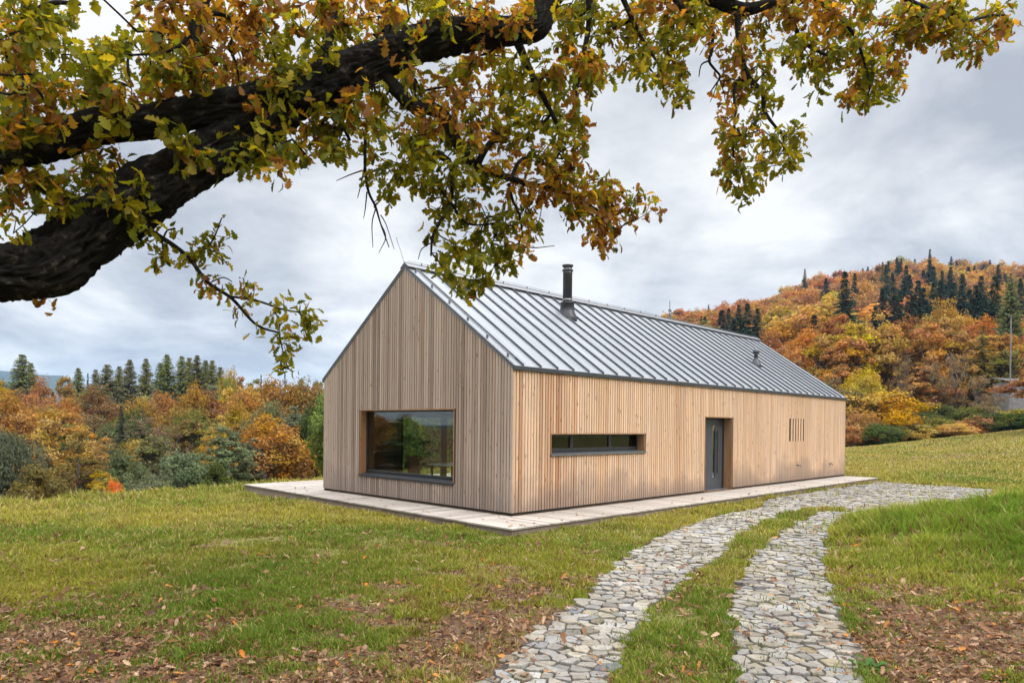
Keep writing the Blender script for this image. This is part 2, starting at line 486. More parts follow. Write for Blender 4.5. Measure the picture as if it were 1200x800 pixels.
# ------------------------------------------------------------------ ground sheet
def build_ground():
    rr = [0.6]
    while rr[-1] < 4100:
        r = rr[-1]
        rr.append(r + min(max(.05, r*.013), 40 if r < 900 else 120))
    rr = np.array(rr)
    fwd = np.radians(np.concatenate([np.linspace(-52, 60, 560), np.linspace(60, 308, 150)[1:-1]]))
    th = PI/2 - fwd
    nr, nt_ = len(rr), len(th)
    R_, T_ = np.meshgrid(rr, th, indexing='ij')
    X = R_*np.cos(T_); Y = R_*np.sin(T_)
    Z = gz(X, Y)
    s_, t_ = to_house(X, Y)
    under = (s_ > -1.1) & (s_ < L-.1) & (t_ > -1.1) & (t_ < 10.2)
    Z = np.where(under, Z-.12, Z)
    V = np.stack([X.ravel(), Y.ravel(), Z.ravel()], 1)
    i = np.arange(nr-1)[:, None]*nt_ + np.arange(nt_)[None, :]
    j = np.arange(nr-1)[:, None]*nt_ + (np.arange(nt_)[None, :]+1) % nt_
    q = np.stack([i, j, j+nt_, i+nt_], -1).reshape(-1, 4)
    V = np.concatenate([V, [[0, 0, float(gz(0., 0.))]]])
    c = len(V)-1
    k = np.arange(nt_)
    fan = np.stack([np.full(nt_, c), (k+1) % nt_, k], 1)
    x, y = V[:, 0], V[:, 1]
    d = np.hypot(x, y)
    yel = np.clip(fbm(x*.16, y*.16, 9)*1.6-.35 + sstep(12, 22, d)*.25, 0, 1)
    e = (x+10)*-.785 + (y-20.7)*.62
    u = x/np.maximum(y, 1)
    wood = np.maximum(sstep(3, 9, e)*(u < .25)*(y > 0), sstep(66, 80, y)*(u >= .15)*(y > 0))
    wood = np.maximum(wood, sstep(60, 90, d)*(y < 5))*(d < 900)+2.0*(d >= 900)
    o = mesh_np('ground', V, [q, fan], M_GROUND, None,
                {'bare': bare(x, y)*(d < 80), 'stone': on_stone(x, y).astype(float), 'yellow': yel, 'wood': wood}, smooth=True)
    tag(o, kind='structure')
build_ground()

# ------------------------------------------------------------------ stone tracks and yard
def cobbles(name, poly, sp, seed, tint, flat=1.0):
    rng = np.random.default_rng(seed)
    P = np.array(poly)
    x0, y0 = P.min(0)-.6; x1, y1 = P.max(0)+.6
    cand = rng.uniform((x0, y0), (x1, y1), (int((x1-x0)*(y1-y0)/(sp*sp)*14), 2))
    # keep those in or near the polygon
    ring = inpoly(cand[:, 0], cand[:, 1], poly)
    near = ring.copy()
    for dx, dy in ((.35, 0), (-.35, 0), (0, .35), (0, -.35), (.25, .25), (-.25, .25), (.25, -.25), (-.25, -.25)):
        near |= inpoly(cand[:, 0]+dx, cand[:, 1]+dy, poly)
    cand = cand[near]
    cell = {}
    pts = []
    for p in cand:
        r = sp*(.55+.62*vnoise(p[0]*4.3, p[1]*4.3, seed))
        k = (int(p[0]//sp), int(p[1]//sp))
        ok = True
        for a in range(-2, 3):
            for b in range(-2, 3):
                for q in cell.get((k[0]+a, k[1]+b), ()):
                    if (q[0]-p[0])**2+(q[1]-p[1])**2 < r*r: ok = False; break
                if not ok: break
            if not ok: break
        if ok:
            cell.setdefault(k, []).append(p); pts.append(p)
    pts = np.array(pts)
    inside = inpoly(pts[:, 0], pts[:, 1], poly)
    V = []; F = []; T = []
    for idx in np.nonzero(inside)[0]:
        c = pts[idx]
        d2 = ((pts-c)**2).sum(1)
        nb = np.argsort(d2)[1:16]
        poly_c = [(c[0]+dx*sp*1.2, c[1]+dy*sp*1.2) for dx, dy in ((-1,-1),(1,-1),(1,1),(-1,1))]
        for j in nb:
            m = (pts[j]+c)/2; n = pts[j]-c
            res = []
            for a in range(len(poly_c)):
                p = poly_c[a]; q = poly_c[(a+1) % len(poly_c)]
                dp = (p[0]-m[0])*n[0]+(p[1]-m[1])*n[1]; dq = (q[0]-m[0])*n[0]+(q[1]-m[1])*n[1]
                if dp <= 0: res.append(p)
                if (dp < 0) != (dq < 0):
                    t = dp/(dp-dq); res.append((p[0]+(q[0]-p[0])*t, p[1]+(q[1]-p[1])*t))
            poly_c = res
            if len(poly_c) < 3: break
        if len(poly_c) < 3: continue
        pc = np.array(poly_c); cen = pc.mean(0)
        ext = np.sqrt(((pc-cen)**2).sum(1)).mean()
        if ext < .03: continue
        gap = .005+rng.uniform(0, .009)
        # chamfer corners so that the sett is rounded, jitter the outline
        out = []
        n = len(pc)
        for a in range(n):
            p0 = pc[a-1]; p1 = pc[a]; p2 = pc[(a+1) % n]
            out.append(p1+(p0-p1)*.09); out.append(p1+(p2-p1)*.09)
            out.append((p1+p2)/2)
        out = np.array(out)
        rad = np.sqrt(((out-cen)**2).sum(1, keepdims=True))
        out = cen+(out-cen)*np.clip(1-gap/np.maximum(rad, .02), .5, 1)
        out += rng.normal(0, .0055, out.shape)
        base = float(gz(cen[0], cen[1]))
        hgt = .020+rng.normal(0, .007)
        tx, ty = rng.normal(0, .05, 2)
        n = len(out); b = len(V)
        for f, dz in ((1.0, -.05), (1.0, .45), (.975, .85), (.93, 1.0)):
            o2 = cen+(out-cen)*f
            for p in o2:
                zz = dz if dz < 0 else hgt*dz
                V.append((p[0], p[1], base+zz+(tx*(p[0]-cen[0])+ty*(p[1]-cen[1]) if dz > 0 else 0)))
        V.append((cen[0], cen[1], base+hgt+.003+rng.normal(0, .003)))
        for l in range(3):
            for a in range(n):
                F.append((b+l*n+a, b+l*n+(a+1) % n, b+(l+1)*n+(a+1) % n, b+(l+1)*n+a))
        F += [(b+3*n+a, b+3*n+(a+1) % n, b+4*n) for a in range(n)]
        g = np.clip(rng.normal(.205, .034), .11, .31)*tint
        if rng.random() < .10: g *= .72
        w = rng.normal(.012, .012)
        T += [(g+w+.006, g*.985+w*.3, g*.94-w)]*(4*n+1)
    me = bpy.data.meshes.new(name)
    me.from_pydata(V, [], F)
    at_ = me.attributes.new('tone', 'FLOAT_COLOR', 'POINT')
    at_.data.foreach_set('color', np.array([(*t, 1) for t in T], np.float32).ravel())
    me.materials.append(M_STONE)
    for p in me.polygons: p.use_smooth = False
    o = link(bpy.data.objects.new(name, me))
    return tag(o, kind='structure')
cobbles('path', TRACK_L, .142, 4, 1.08)
cobbles('path', TRACK_R, .138, 5, .94)
cobbles('pavement', YARD, .15, 6, .92)

# ------------------------------------------------------------------ house
house = empty('house', (HC.x, HC.y, 0), TH)
tag(house, 'long gabled house clad in vertical larch boards under a grey standing seam metal roof', 'house')
def rtop(t, drop=0.0):
    return 3.05 + (RT-3.05)*(1-abs(t-W/2)/(W/2)) - drop

GW = (1.80, 5.48, .53, 2.18)       # gable window t0 t1 z0 z1
SW = (1.175, 4.715, 1.21, 1.667)   # slit window s0 s1 z0 z1
DR = (7.68, 9.265, .0, 2.132)      # door recess
LV = (13.33, 14.50, 1.392, 2.157)  # ventilation slits

def boards(mb, a0, a1, put, top, openings, pitch=.088, z0=.06, rng=random.Random(3), shift=None):
    n = round((a1-a0)/pitch); p = (a1-a0)/n
    edges = [a0+i*p for i in range(n)]
    t0 = rng.random()
    for i, e in enumerate(edges):
        w = p-.016-rng.random()*.007
        # board lots: neighbours share some colour
        if rng.random() < .45: t0 = rng.random()
        base = min(1, max(0, t0*.55+rng.random()*.45))
        if shift: base = shift(e, base, rng)
        segs = [(z0, None)]
        for (o0, o1, q0, q1) in openings:
            if e+w > o0 and e < o1:
                ns = []
                for s0, s1 in segs:
                    if s1 is None or s1 > q1:
                        if q0-.002 > s0: ns.append((s0, q0))
                        ns.append((q1, s1))
                    else: ns.append((s0, s1))
                segs = ns
        for s0, s1 in segs:
            tone = (base, rng.random(), rng.random())
            put(mb, e, e+w, s0, s1, tone, rng.uniform(0, .004))
# gable wall boards (plane s = 0)
def put_g(mb, t0, t1, z0, z1, tone, dz):
    za = z1 if z1 is not None else rtop(t0, .03); zb = z1 if z1 is not None else rtop(t1, .03)
    x0, x1 = dz, .026
    mb.hexa([(x0,t0,z0),(x1,t0,z0),(x1,t1,z0),(x0,t1,z0),(x0,t0,za),(x1,t0,za),(x1,t1,zb),(x0,t1,zb)], tone)
mb = MB(); boards(mb, 0.0, W, put_g, None, [GW], rng=random.Random(5))
mb.build('gable_wall', M_GABLE, house)
def put_gf(mb, t0, t1, z0, z1, tone, dz):
    za = z1 if z1 is not None else rtop(t0, .03); zb = z1 if z1 is not None else rtop(t1, .03)
    x0, x1 = L-.026, L-dz
    mb.hexa([(x0,t0,z0),(x1,t0,z0),(x1,t1,z0),(x0,t1,z0),(x0,t0,za),(x1,t0,za),(x1,t1,zb),(x0,t1,zb)], tone)
mb = MB(); boards(mb, 0.0, W, put_gf, None, [], rng=random.Random(6))
mb.build('gable_wall', M_GABLE, house)
def put_s(mb, s0, s1, z0, z1, tone, dz):
    mb.box(s0, s1, dz, .026, z0, z1 if z1 is not None else 2.955, tone)
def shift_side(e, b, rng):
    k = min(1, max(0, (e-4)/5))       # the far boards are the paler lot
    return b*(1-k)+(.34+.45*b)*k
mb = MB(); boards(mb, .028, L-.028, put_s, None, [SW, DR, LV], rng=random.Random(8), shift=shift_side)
mb.build('side_wall', M_SIDE, house)
BW = (2.45, 5.05, .08, 2.11)       # glazed opening in the far long wall
def put_b(mb, s0, s1, z0, z1, tone, dz):
    mb.box(s0, s1, W-.026, W-dz, z0, z1 if z1 is not None else 2.955, tone)
mb = MB(); boards(mb, .028, L-.028, put_b, None, [BW], rng=random.Random(9))
mb.build('side_wall', M_GABLE, house)

# structural shell behind the boards (with the same openings) : dark membrane outside, plaster inside
def wall_shell(mb, a0, a1, ops, put, ztop):
    xs = sorted(set([a0, a1]+[o[0] for o in ops]+[o[1] for o in ops]))
    for x0, x1 in zip(xs[:-1], xs[1:]):
        op = [o for o in ops if o[0] < (x0+x1)/2 < o[1]]
        if op:
            o = op[0]
            if o[2] > .03: put(mb, x0, x1, .0, o[2])
            put(mb, x0, x1, o[3], None)
        else: put(mb, x0, x1, .0, None)
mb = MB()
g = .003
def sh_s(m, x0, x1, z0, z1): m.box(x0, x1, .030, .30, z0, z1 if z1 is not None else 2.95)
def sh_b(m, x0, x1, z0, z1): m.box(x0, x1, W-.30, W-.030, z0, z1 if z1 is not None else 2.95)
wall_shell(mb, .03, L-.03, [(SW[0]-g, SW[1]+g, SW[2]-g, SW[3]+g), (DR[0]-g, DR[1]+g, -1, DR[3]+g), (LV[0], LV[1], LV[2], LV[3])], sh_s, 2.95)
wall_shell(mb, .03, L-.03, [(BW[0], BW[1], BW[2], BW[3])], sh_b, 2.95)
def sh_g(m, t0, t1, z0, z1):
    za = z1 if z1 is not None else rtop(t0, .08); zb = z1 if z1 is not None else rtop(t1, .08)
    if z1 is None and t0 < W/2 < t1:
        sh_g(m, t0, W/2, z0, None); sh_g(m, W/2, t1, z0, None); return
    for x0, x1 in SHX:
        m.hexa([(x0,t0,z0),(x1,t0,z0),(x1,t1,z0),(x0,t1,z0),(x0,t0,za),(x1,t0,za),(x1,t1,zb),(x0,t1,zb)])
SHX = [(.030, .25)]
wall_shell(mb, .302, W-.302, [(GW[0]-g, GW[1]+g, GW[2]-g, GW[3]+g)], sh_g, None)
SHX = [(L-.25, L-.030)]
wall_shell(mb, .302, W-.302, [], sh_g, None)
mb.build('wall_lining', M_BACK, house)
# interior: partition, ceiling, floor
mb = MB()
mb.box(5.62, 5.74, .302, W-.302, .02, 2.60)
mb.box(.252, L-.252, .302, W-.302, 2.60, 2.68)
mb.box(.252, .30, .302, GW[0]-.05, .02, 2.598)
mb.box(.252, 2.40, W-.32, W-.302, .02, 2.598)
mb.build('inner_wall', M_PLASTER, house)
mb = MB(); mb.box(.03, L-.03, .03, W-.03, -.12, .018); mb.build('floor', M_OAKFLOOR, house)

# reveals (boards lining the recesses)
def reveal(f):
    mb = MB(); f(mb); mb.build('window_reveal', M_JAMB, house)
def rv_g(mb):
    for (y0, y1, z0, z1) in ((GW[0], GW[0]+.022, GW[2], GW[3]), (GW[1]-.022, GW[1], GW[2], GW[3])):
        mb.box(.004, .178, y0, y1, z0, z1, (.4, .3, .6))
    mb.box(.004, .178, GW[0]+.0215, GW[1]-.0215, GW[3]-.022, GW[3]-.001, (.2, .7, .3))
def rv_s(mb, O, y1, zlo):
    for x0, x1 in ((O[0], O[0]+.022), (O[1]-.022, O[1])):
        mb.box(x0, x1, .004, y1, zlo, O[3], (random.random(), random.random(), .5))
    mb.box(O[0]+.0215, O[1]-.0215, .0045, y1, O[3]-.022, O[3]-.001, (.1, .2, .3))
reveal(rv_g); reveal(lambda m: rv_s(m, SW, .235, SW[2])); reveal(lambda m: rv_s(m, DR, .255, .02))

def window(parent, frame_boxes, glass_box, sill_hexa=None, name='window'):
    mb = MB()
    for b in frame_boxes: mb.box(*b)
    w = mb.build(name, M_FRAME, parent, bevel=.004)
    mb = MB(); mb.box(*glass_box); mb.build('pane', glass_mat('dark strip glass', (.35, .37, .36), .035) if name == 'slit_window' else M_GLASS, w)
    if sill_hexa:
        mb = MB(); mb.hexa(sill_hexa); mb.build('sill', M_SILL if name == 'slit_window' else M_FRAME, w, bevel=.003)
    return w
y0, y1, z0, z1 = GW
gz0 = z0+.075
window(house, [(.18, .24, y0, y1, gz0, gz0+.055), (.18, .24, y0, y1, z1-.055, z1-.003), (.18, .24, y0+.001, y0+.055, gz0+.055, z1-.055), (.18, .24, y1-.055, y1-.001, gz0+.055, z1-.055)],
       (.207, .215, y0+.05, y1-.05, gz0+.05, z1-.05),
       [(-.03, y0-.005, z0-.035), (.24, y0-.005, z0-.03), (.24, y1+.005, z0-.03), (-.03, y1+.005, z0-.035), (-.03, y0-.005, z0+.012), (.24, y0-.005, gz0-.002), (.24, y1+.005, gz0-.002), (-.03, y1+.005, z0+.012)], 'gable_window')
s0, s1, z0, z1 = SW
zf = z0+.05
fb = [(s0, s1, .215, .275, zf, zf+.075), (s0, s1, .215, .275, z1-.06, z1-.003), (s0+.001, s0+.06, .215, .275, zf+.075, z1-.06), (s1-.06, s1-.001, .215, .275, zf+.075, z1-.06)]
for mx_ in (2.12, 3.55): fb.append((mx_-.05, mx_+.05, .213, .277, zf+.07, z1-.055))
window(house, fb, (s0+.05, s1-.05, .241, .249, zf+.06, z1-.05),
       [(s0-.012, -.035, z0-.03), (s1+.012, -.035, z0-.03), (s1+.012, .275, z0-.03), (s0-.012, .275, z0-.03), (s0-.012, -.035, z0+.008), (s1+.012, -.035, z0+.008), (s1+.012, .275, zf-.002), (s0-.012, .275, zf-.002)], 'slit_window')
s0, s1, z0, z1 = BW
window(house, [(s0, s1, W-.24, W-.17, z0, z0+.07), (s0, s1, W-.24, W-.17, z1-.07, z1), (s0, s0+.07, W-.24, W-.17, z0+.07, z1-.07), (s1-.07, s1, W-.24, W-.17, z0+.07, z1-.07), (4.0, 4.22, W-.24, W-.17, z0+.07, z1-.07)],
       (s0+.05, s1-.05, W-.21, W-.202, z0+.05, z1-.05), None, 'terrace_window')
# door
s0, s1, z0, z1 = DR
mb = MB()
mb.box(s0+.025, 8.06, .26, .30, .022, z1-.026); mb.box(s1-.085, s1-.025, .255, .30, .022, z1-.026); mb.box(8.06, s1-.085, .255, .30, z1-.085, z1-.026)
fr = mb.build('door_frame', M_FRAME, house, bevel=.004)
mb = MB(); mb.box(8.066, 8.60, .268, .31, .03, z1-.09); mb.box(8.73, s1-.091, .268, .31, .03, z1-.09)
mb.box(8.60, 8.73, .268, .31, .03, .36); mb.box(8.60, 8.73, .268, .31, 1.88, z1-.09)
door = mb.build('door', M_DOOR, house)
mb = MB(); mb.box(8.60, 8.73, .282, .29, .36, 1.88); mb.build('glass_strip', glass_mat('frosted door glass', (.5, .55, .55), .35), door)
mb = MB(); mb.tube([(8.80, .222, .50), (8.80, .222, 1.75)], .017, 10, cap=True)
for zz in (.62, 1.62): mb.tube([(8.80, .222, zz), (8.80, .268, zz)], .010, 8)
mb.build('handle', M_FRAME, door)
mb = MB(); mb.box(8.0, s1-.03, .10, .262, .0195, .045); mb.build('door_sill', M_SILL, house)
# ventilation slits: slats stand between the gaps
s0, s1, z0, z1 = LV
mb = MB()
n = 5; gap = .095; sw_ = ((s1-s0)-6*gap)/5
for k in range(n):
    a = s0+gap+k*(gap+sw_); mb.box(a, a+sw_, .002, .03, z0, z1, (.45+.1*random.random(), random.random(), random.random()))
lv = mb.build('vent_grille', M_SIDE, house)
mb = MB(); mb.box(s0, s1, .12, .14, z0, z1); mb.build('pane', M_BACK, lv)
for (sx, zz) in ((14.03, .573), (16.97, .524)):
    mb = MB(); mb.box(sx-.11, sx+.11, -.012, .012, zz-.018, zz+.018); mb.tube([(sx+.07, -.01, zz), (sx+.07, -.06, zz-.01), (sx+.07, -.06, zz-.07)], .012, 8)
    mb.build('wall_tap', M_SILL, house)

# roof: sheets, seams, ridge, edges
tn = (RT-3.05)/(W/2)
nl = math.hypot(1, tn); nx, nz = -tn/nl, 1/nl     # outward normal of the near slope in (t, z)
mb = MB()
for side in (0, 1):
    def P(s, t, h):
        tt = t+nx*h; z = 3.05+t*tn+nz*h
        return (s, tt if side == 0 else W-tt, z)
    mb.hexa([P(-.012, -.03, -.06), P(L+.012, -.03, -.06), P(L+.012, W/2, -.06), P(-.012, W/2, -.06), P(-.012, -.03, 0), P(L+.012, -.03, 0), P(L+.012, W/2, 0), P(-.012, W/2, 0)])
roof = mb.build('roof', M_ROOF, house)
mb = MB()
sp = .5355
for side in (0, 1):
    k = 0
    def P(s, t, h):
        tt = t+nx*h; z = 3.05+t*tn+nz*h
        return (s, tt if side == 0 else W-tt, z)
    s = .27
    while s < L-.1:
        w = .011
        mb.hexa([P(s-w, -.025, .0005), P(s+w, -.025, .0005), P(s+w, W/2-.06, .0005), P(s-w, W/2-.06, .0005), P(s-w*.8, -.025, .048), P(s+w*.8, -.025, .048), P(s+w*.8, W/2-.06, .048), P(s-w*.8, W/2-.06, .048)])
        s += sp
mb.build('seam', simple('grey seam metal', (.085, .09, .10), (.12, .125, .135), 5, .4, .5), roof)
mb = MB()
for side in (0, 1):
    def P(s, t, h):
        tt = t+nx*h; z = 3.05+t*tn+nz*h
        return (s, tt if side == 0 else W-tt, z)
    mb.hexa([P(-.02, W/2-.13, .03), P(L+.02, W/2-.13, .03), P(L+.02, W/2+.02, .03), P(-.02, W/2+.02, .03), P(-.02, W/2-.13, .062), P(L+.02, W/2-.13, .062), P(L+.02, W/2+.045, .062), P(-.02, W/2+.045, .062)])
mb.build('ridge_cap', M_SILL, roof)
M_VERGE = simple('grey verge metal', (.07, .075, .085), (.10, .105, .115), 5, .4, .5)
for sa, sb in ((-.022, .022), (L-.022, L+.022)):
    mb = MB()
    for side in (0, 1):
        def P(s, t, h):
            tt = t+nx*h; z = 3.05+t*tn+nz*h
            return (s, tt if side == 0 else W-tt, z)
        mb.hexa([P(sa, -.04, -.03), P(sb, -.04, -.03), P(sb, W/2+.0, -.03), P(sa, W/2, -.03), P(sa, -.04, .014), P(sb, -.04, .014), P(sb, W/2-.0, .014), P(sa, W/2-.0, .014)])
    mb.build('verge_trim', M_VERGE, roof)
mb = MB()
mb.box(-.02, L+.02, -.045, -.002, 2.945, 3.033); mb.build('eave_trim', M_DARKMETAL, roof, bevel=.006)
mb = MB(); mb.box(-.02, L+.02, W+.002, W+.045, 2.945, 3.033); mb.build('eave_trim', M_DARKMETAL, roof, bevel=.006)
# lightning conductor: clips and wire along the near verge, rod at the apex
mb = MB()
def PR(s, t, h): return (s, t+nx*h, 3.05+t*tn+nz*h)
mb.tube([PR(.10, .1, .08), PR(.10, W/2-.1, .09)], .005, 6)
for k in range(6):
    t = .25+k*.62
    mb.box(.085, .115, PR(0, t, 0)[1]-.02, PR(0, t, 0)[1]+.02, PR(0, t, 0)[2], PR(0, t, .09)[2])
mb.tube([(0.0, W/2, RT), (-.10, W/2+.02, RT+.3), (-.24, W/2+.03, RT+.62)], .006, 6)
for k in range(20):
    s = .5+k*.93
    mb.box(s-.012, s+.012, W/2-.012, W/2+.012, RT+.03, RT+.13)
mb.tube([(.1, W/2, RT+.125), (L-.1, W/2, RT+.125)], .005, 6)
mb.build('lightning_conductor', M_SILL, roof)
# flue
cs, ct = 4.74, 2.60
zb = 3.05+ct*tn
mb = MB()
mb.lathe([(.285, zb-.28), (.27, zb-.05), (.205, zb+.10), (.185, zb+.32), (.20, zb+.325), (.20, zb+.35), (.12, zb+.36)], cs, ct, 24)
fl = mb.build('flue_flashing', M_DARKMETAL, roof, smooth=True)
mb = MB()
mb.lathe([(.128, zb+.30), (.128, zb+1.14), (.132, zb+1.15), (.132, zb+1.18), (.128, zb+1.185), (.128, zb+1.21), (.152, zb+1.215), (.152, zb+1.25), (.118, zb+1.262), (.118, zb+1.34), (.15, zb+1.345), (.155, zb+1.38), (.02, zb+1.41)], cs, ct, 28)
mb.build('flue_pipe', simple('dark flue steel', (.05, .05, .055), (.075, .075, .08), 5, .32, .7), fl, smooth=True)
mb = MB(); mb.lathe([(.137, zb+.37), (.137, zb+.44), (.13, zb+.45)], cs, ct, 24); mb.build('flue_collar', M_SILL, fl, smooth=True)
vs, vt = 14.0, 1.55
zb = 3.05+vt*tn
mb = MB(); mb.lathe([(.21, zb-.2), (.19, zb-.03), (.09, zb+.13), (.07, zb+.2), (.068, zb+.34), (.075, zb+.345)], vs, vt, 20)
vp = mb.build('vent_pipe', M_DARKMETAL, roof, smooth=True)
mb = MB(); mb.lathe([(.115, zb+.37), (.12, zb+.42), (.10, zb+.50), (.03, zb+.53)], vs, vt, 18); mb.tube([(vs, vt, zb+.3), (vs, vt, zb+.4)], .02, 6); mb.build('vent_cap', M_DARKMETAL, vp, smooth=True)

# ------------------------------------------------------------------ terrace round the house
ter = empty('terrace', (HC.x, HC.y, 0), TH)
tag(ter, 'low pale timber terrace running round the foot of the larch house', 'terrace')
mb = MB()
rg = random.Random(2)
pw = .145
def deck_strip(a0, a1, b0, b1, along_s):
    n = int((a1-a0)/pw); p = (a1-a0)/n
    for i in range(n):
        x0 = a0+i*p+.002; x1 = a0+(i+1)*p-.002
        dz = rg.uniform(-.0025, 0)
        tone = (rg.random(), rg.random(), rg.random())
        if along_s: mb.box(x0, x1, b0, b1, -.03, dz, tone)
        else:
            ta = b0+.36*max(0, x0+1.0)/11.3 if b0 == -1.2 else b0
            mb.box(ta, b1, x0, x1, -.03, dz, tone)
deck_strip(-1.2, L, -1.2, -.003, True)       # along the long wall
deck_strip(.0, 10.33, -1.2, -.003, False)     # in front of the gable
deck_strip(W+.003, 10.33, .0, 9.0, False)       # behind
mb.build('deck_boards', M_DECK, ter)
mb = MB()
mb.box(-1.17, L-.03, -1.17, -.03, -.42, -.033, (.1, .5, .5)); mb.hexa([(-1.13, -.03, -.9), (-.03, -.03, -.9), (-.03, 10.30, -.9), (-.80, 10.30, -.9), (-1.13, -.03, -.033), (-.03, -.03, -.033), (-.03, 10.30, -.033), (-.80, 10.30, -.033)], (.2, .3, .5)); mb.box(-.03, 8.97, W+.03, 10.30, -.9, -.033, (.3, .5, .2))
mb.build('deck_edge', wood_mat('brown deck edge', [(0, (.20, .155, .12)), (1, (.26, .20, .155))]), ter)

# ------------------------------------------------------------------ furniture seen through the gable window
def hpos(s, t, z=.018):
    x, y = hw(s, t); return (x, y, z)
tb = empty('dining_table', hpos(2.55, 4.55), TH+.12)
tag(tb, 'white topped dining table standing inside behind the big gable window', 'table')
mb = MB(); mb.box(-.75, .75, -.45, .45, .72, .755); mb.build('tabletop', M_WHITE, tb, bevel=.006)
for sx in (-.66, .66):
    for sy in (-.37, .37):
        mb = MB(); mb.hexa([(sx-.02, sy-.02, 0), (sx+.02, sy-.02, 0), (sx+.02, sy+.02, 0), (sx-.02, sy+.02, 0), (sx-.03, sy-.03, .72), (sx+.03, sy-.03, .72), (sx+.03, sy+.03, .72), (sx-.03, sy+.03, .72)])
        mb.build('leg', M_OAKFLOOR, tb)
def chair(s, t, rz, label):
    c = empty('dining_chair', hpos(s, t), rz); tag(c, label, 'chair', 'chairs at the dining table')
    mb = MB(); mb.box(-.23, .23, -.22, .22, .44, .47); mb.build('seat', M_CHAIR, c, bevel=.01)
    mb = MB(); mb.hexa([(-.23, .20, .50), (.23, .20, .50), (.23, .225, .50), (-.23, .225, .50), (-.24, .27, .97), (.24, .27, .97), (.24, .295, .97), (-.24, .295, .97)]); mb.build('backrest', M_CHAIR, c, bevel=.01)
    for sx in (-.2, .2):
        for sy in (-.19, .19):
            mb = MB(); mb.tube([(sx*1.08, sy*1.1, 0), (sx, sy, .44)], [.014, .02], 8); mb.build('leg', M_CHAIR, c)
chair(1.50, 4.90, TH+PI/2+.1, 'brown wooden chair with tall back at the near end of the white table')
chair(3.65, 4.60, TH-PI/2, 'brown wooden chair at the far end of the white table')
lp = empty('pendant_lamp', hpos(.75, 5.0, 2.6), 0)
tag(lp, 'small shallow white pendant lamp hanging inside the gable window', 'lamp')
mb = MB(); mb.lathe([(.03, -.64), (.10, -.66), (.20, -.715), (.205, -.72), (.19, -.73), (.02, -.70)], 0, 0, 24); mb.build('lamp_shade', M_WHITE, lp, smooth=True)
mb = MB(); mb.tube([(0, 0, -.001), (0, 0, -.65)], .004, 6); mb.build('cord', M_FRAME, lp)

# ------------------------------------------------------------------ oak
def catmull(pts, rad, step):
    P = [Vector(p) for p in pts]
    P = [P[0]*2-P[1]]+P+[P[-1]*2-P[-2]]
    R_ = [rad[0]]+list(rad)+[rad[-1]]
    op = []; orr = []
    for i in range(1, len(P)-2):
        n = max(2, int((P[i+1]-P[i]).length/step))
        for k in range(n):
            t = k/n
            a, b, c, d = P[i-1], P[i], P[i+1], P[i+2]
            op.append(.5*((2*b)+(c-a)*t+(2*a-5*b+4*c-d)*t*t+(3*b-a-3*c+d)*t**3))
            orr.append(R_[i]*(1-t)+R_[i+1]*t)
    op.append(P[-2]); orr.append(R_[-2])
    return op, orr

def limb_mesh(pts, rad, seed, step=.07, n=22, rough=.13):
    p, r = catmull(pts, rad, step)
    V, F = tube_arrays(p, r, n)
    V = np.array(V)
    k = np.repeat(np.arange(len(p)), n)
    c = np.array([list(x) for x in p])[k]
    ang = np.tile(np.arange(n), len(p))*2*PI/n
    rk = np.array([x for x in r])[k]
    ln = (np.arange(len(p))*step)[k]
    cx, cy = np.cos(ang), np.sin(ang)
    # bosses and swellings, then long furrows of the bark
    big = (fbm(cx*1.3+ln*1.5+7, cy*1.3+seed, seed, 2)-.5)*1.7
    m = max(4, round(2*PI*np.max(rk)/.035))
    fur = fbm(cx*m*.35+ln*7.5, cy*m*.35+seed+ln*5.2, seed+9, 3)
    fine = -np.abs(fur-.5)*2.0+.35
    V = c+(V-c)*(1+rough*(big+3.6*fine*(n > 12)))[:, None]
    return V.tolist(), F, p, r

def dpx(px):            # how far away the oak's parts stand
    return 5.35+max(0, px)*.0026
oak_base = Vector((-6.1, 4.3, float(gz(-6.1, 4.3))))
oak = empty('oak_tree', oak_base)
tag(oak, 'big oak with dark crooked limbs and green and rust leaves arching over the lawn', 'tree')
def rel(v): return Vector(v)-oak_base
NODES = []; NRAD = []
def px_limb(name, pts, seed, pre=None, n=76, rough=.13, dd=0.0, mat=M_BARK, base_r=None):
    P = []; R_ = []
    for (x, y, r) in pts:
        d = dpx(x)+dd
        P.append(rel(at(x, y, d))); R_.append(r/817*d*(.91 if n > 20 else 1))
    if pre:
        P = [rel(q[0]) for q in pre]+P; R_ = [q[1] for q in pre]+R_
    V, F, pp, rr = limb_mesh(P, R_, seed, .028 if n > 20 else max(.03, min(.07, R_[-1])), n, rough)
    mb = MB(); mb.add(V, F)
    o = mb.build(name, mat, oak, smooth=True)
    for a, b in zip(pp[::(5 if n > 20 else 2)], rr[::(5 if n > 20 else 2)]): NODES.append(a); NRAD.append(b)
    return o
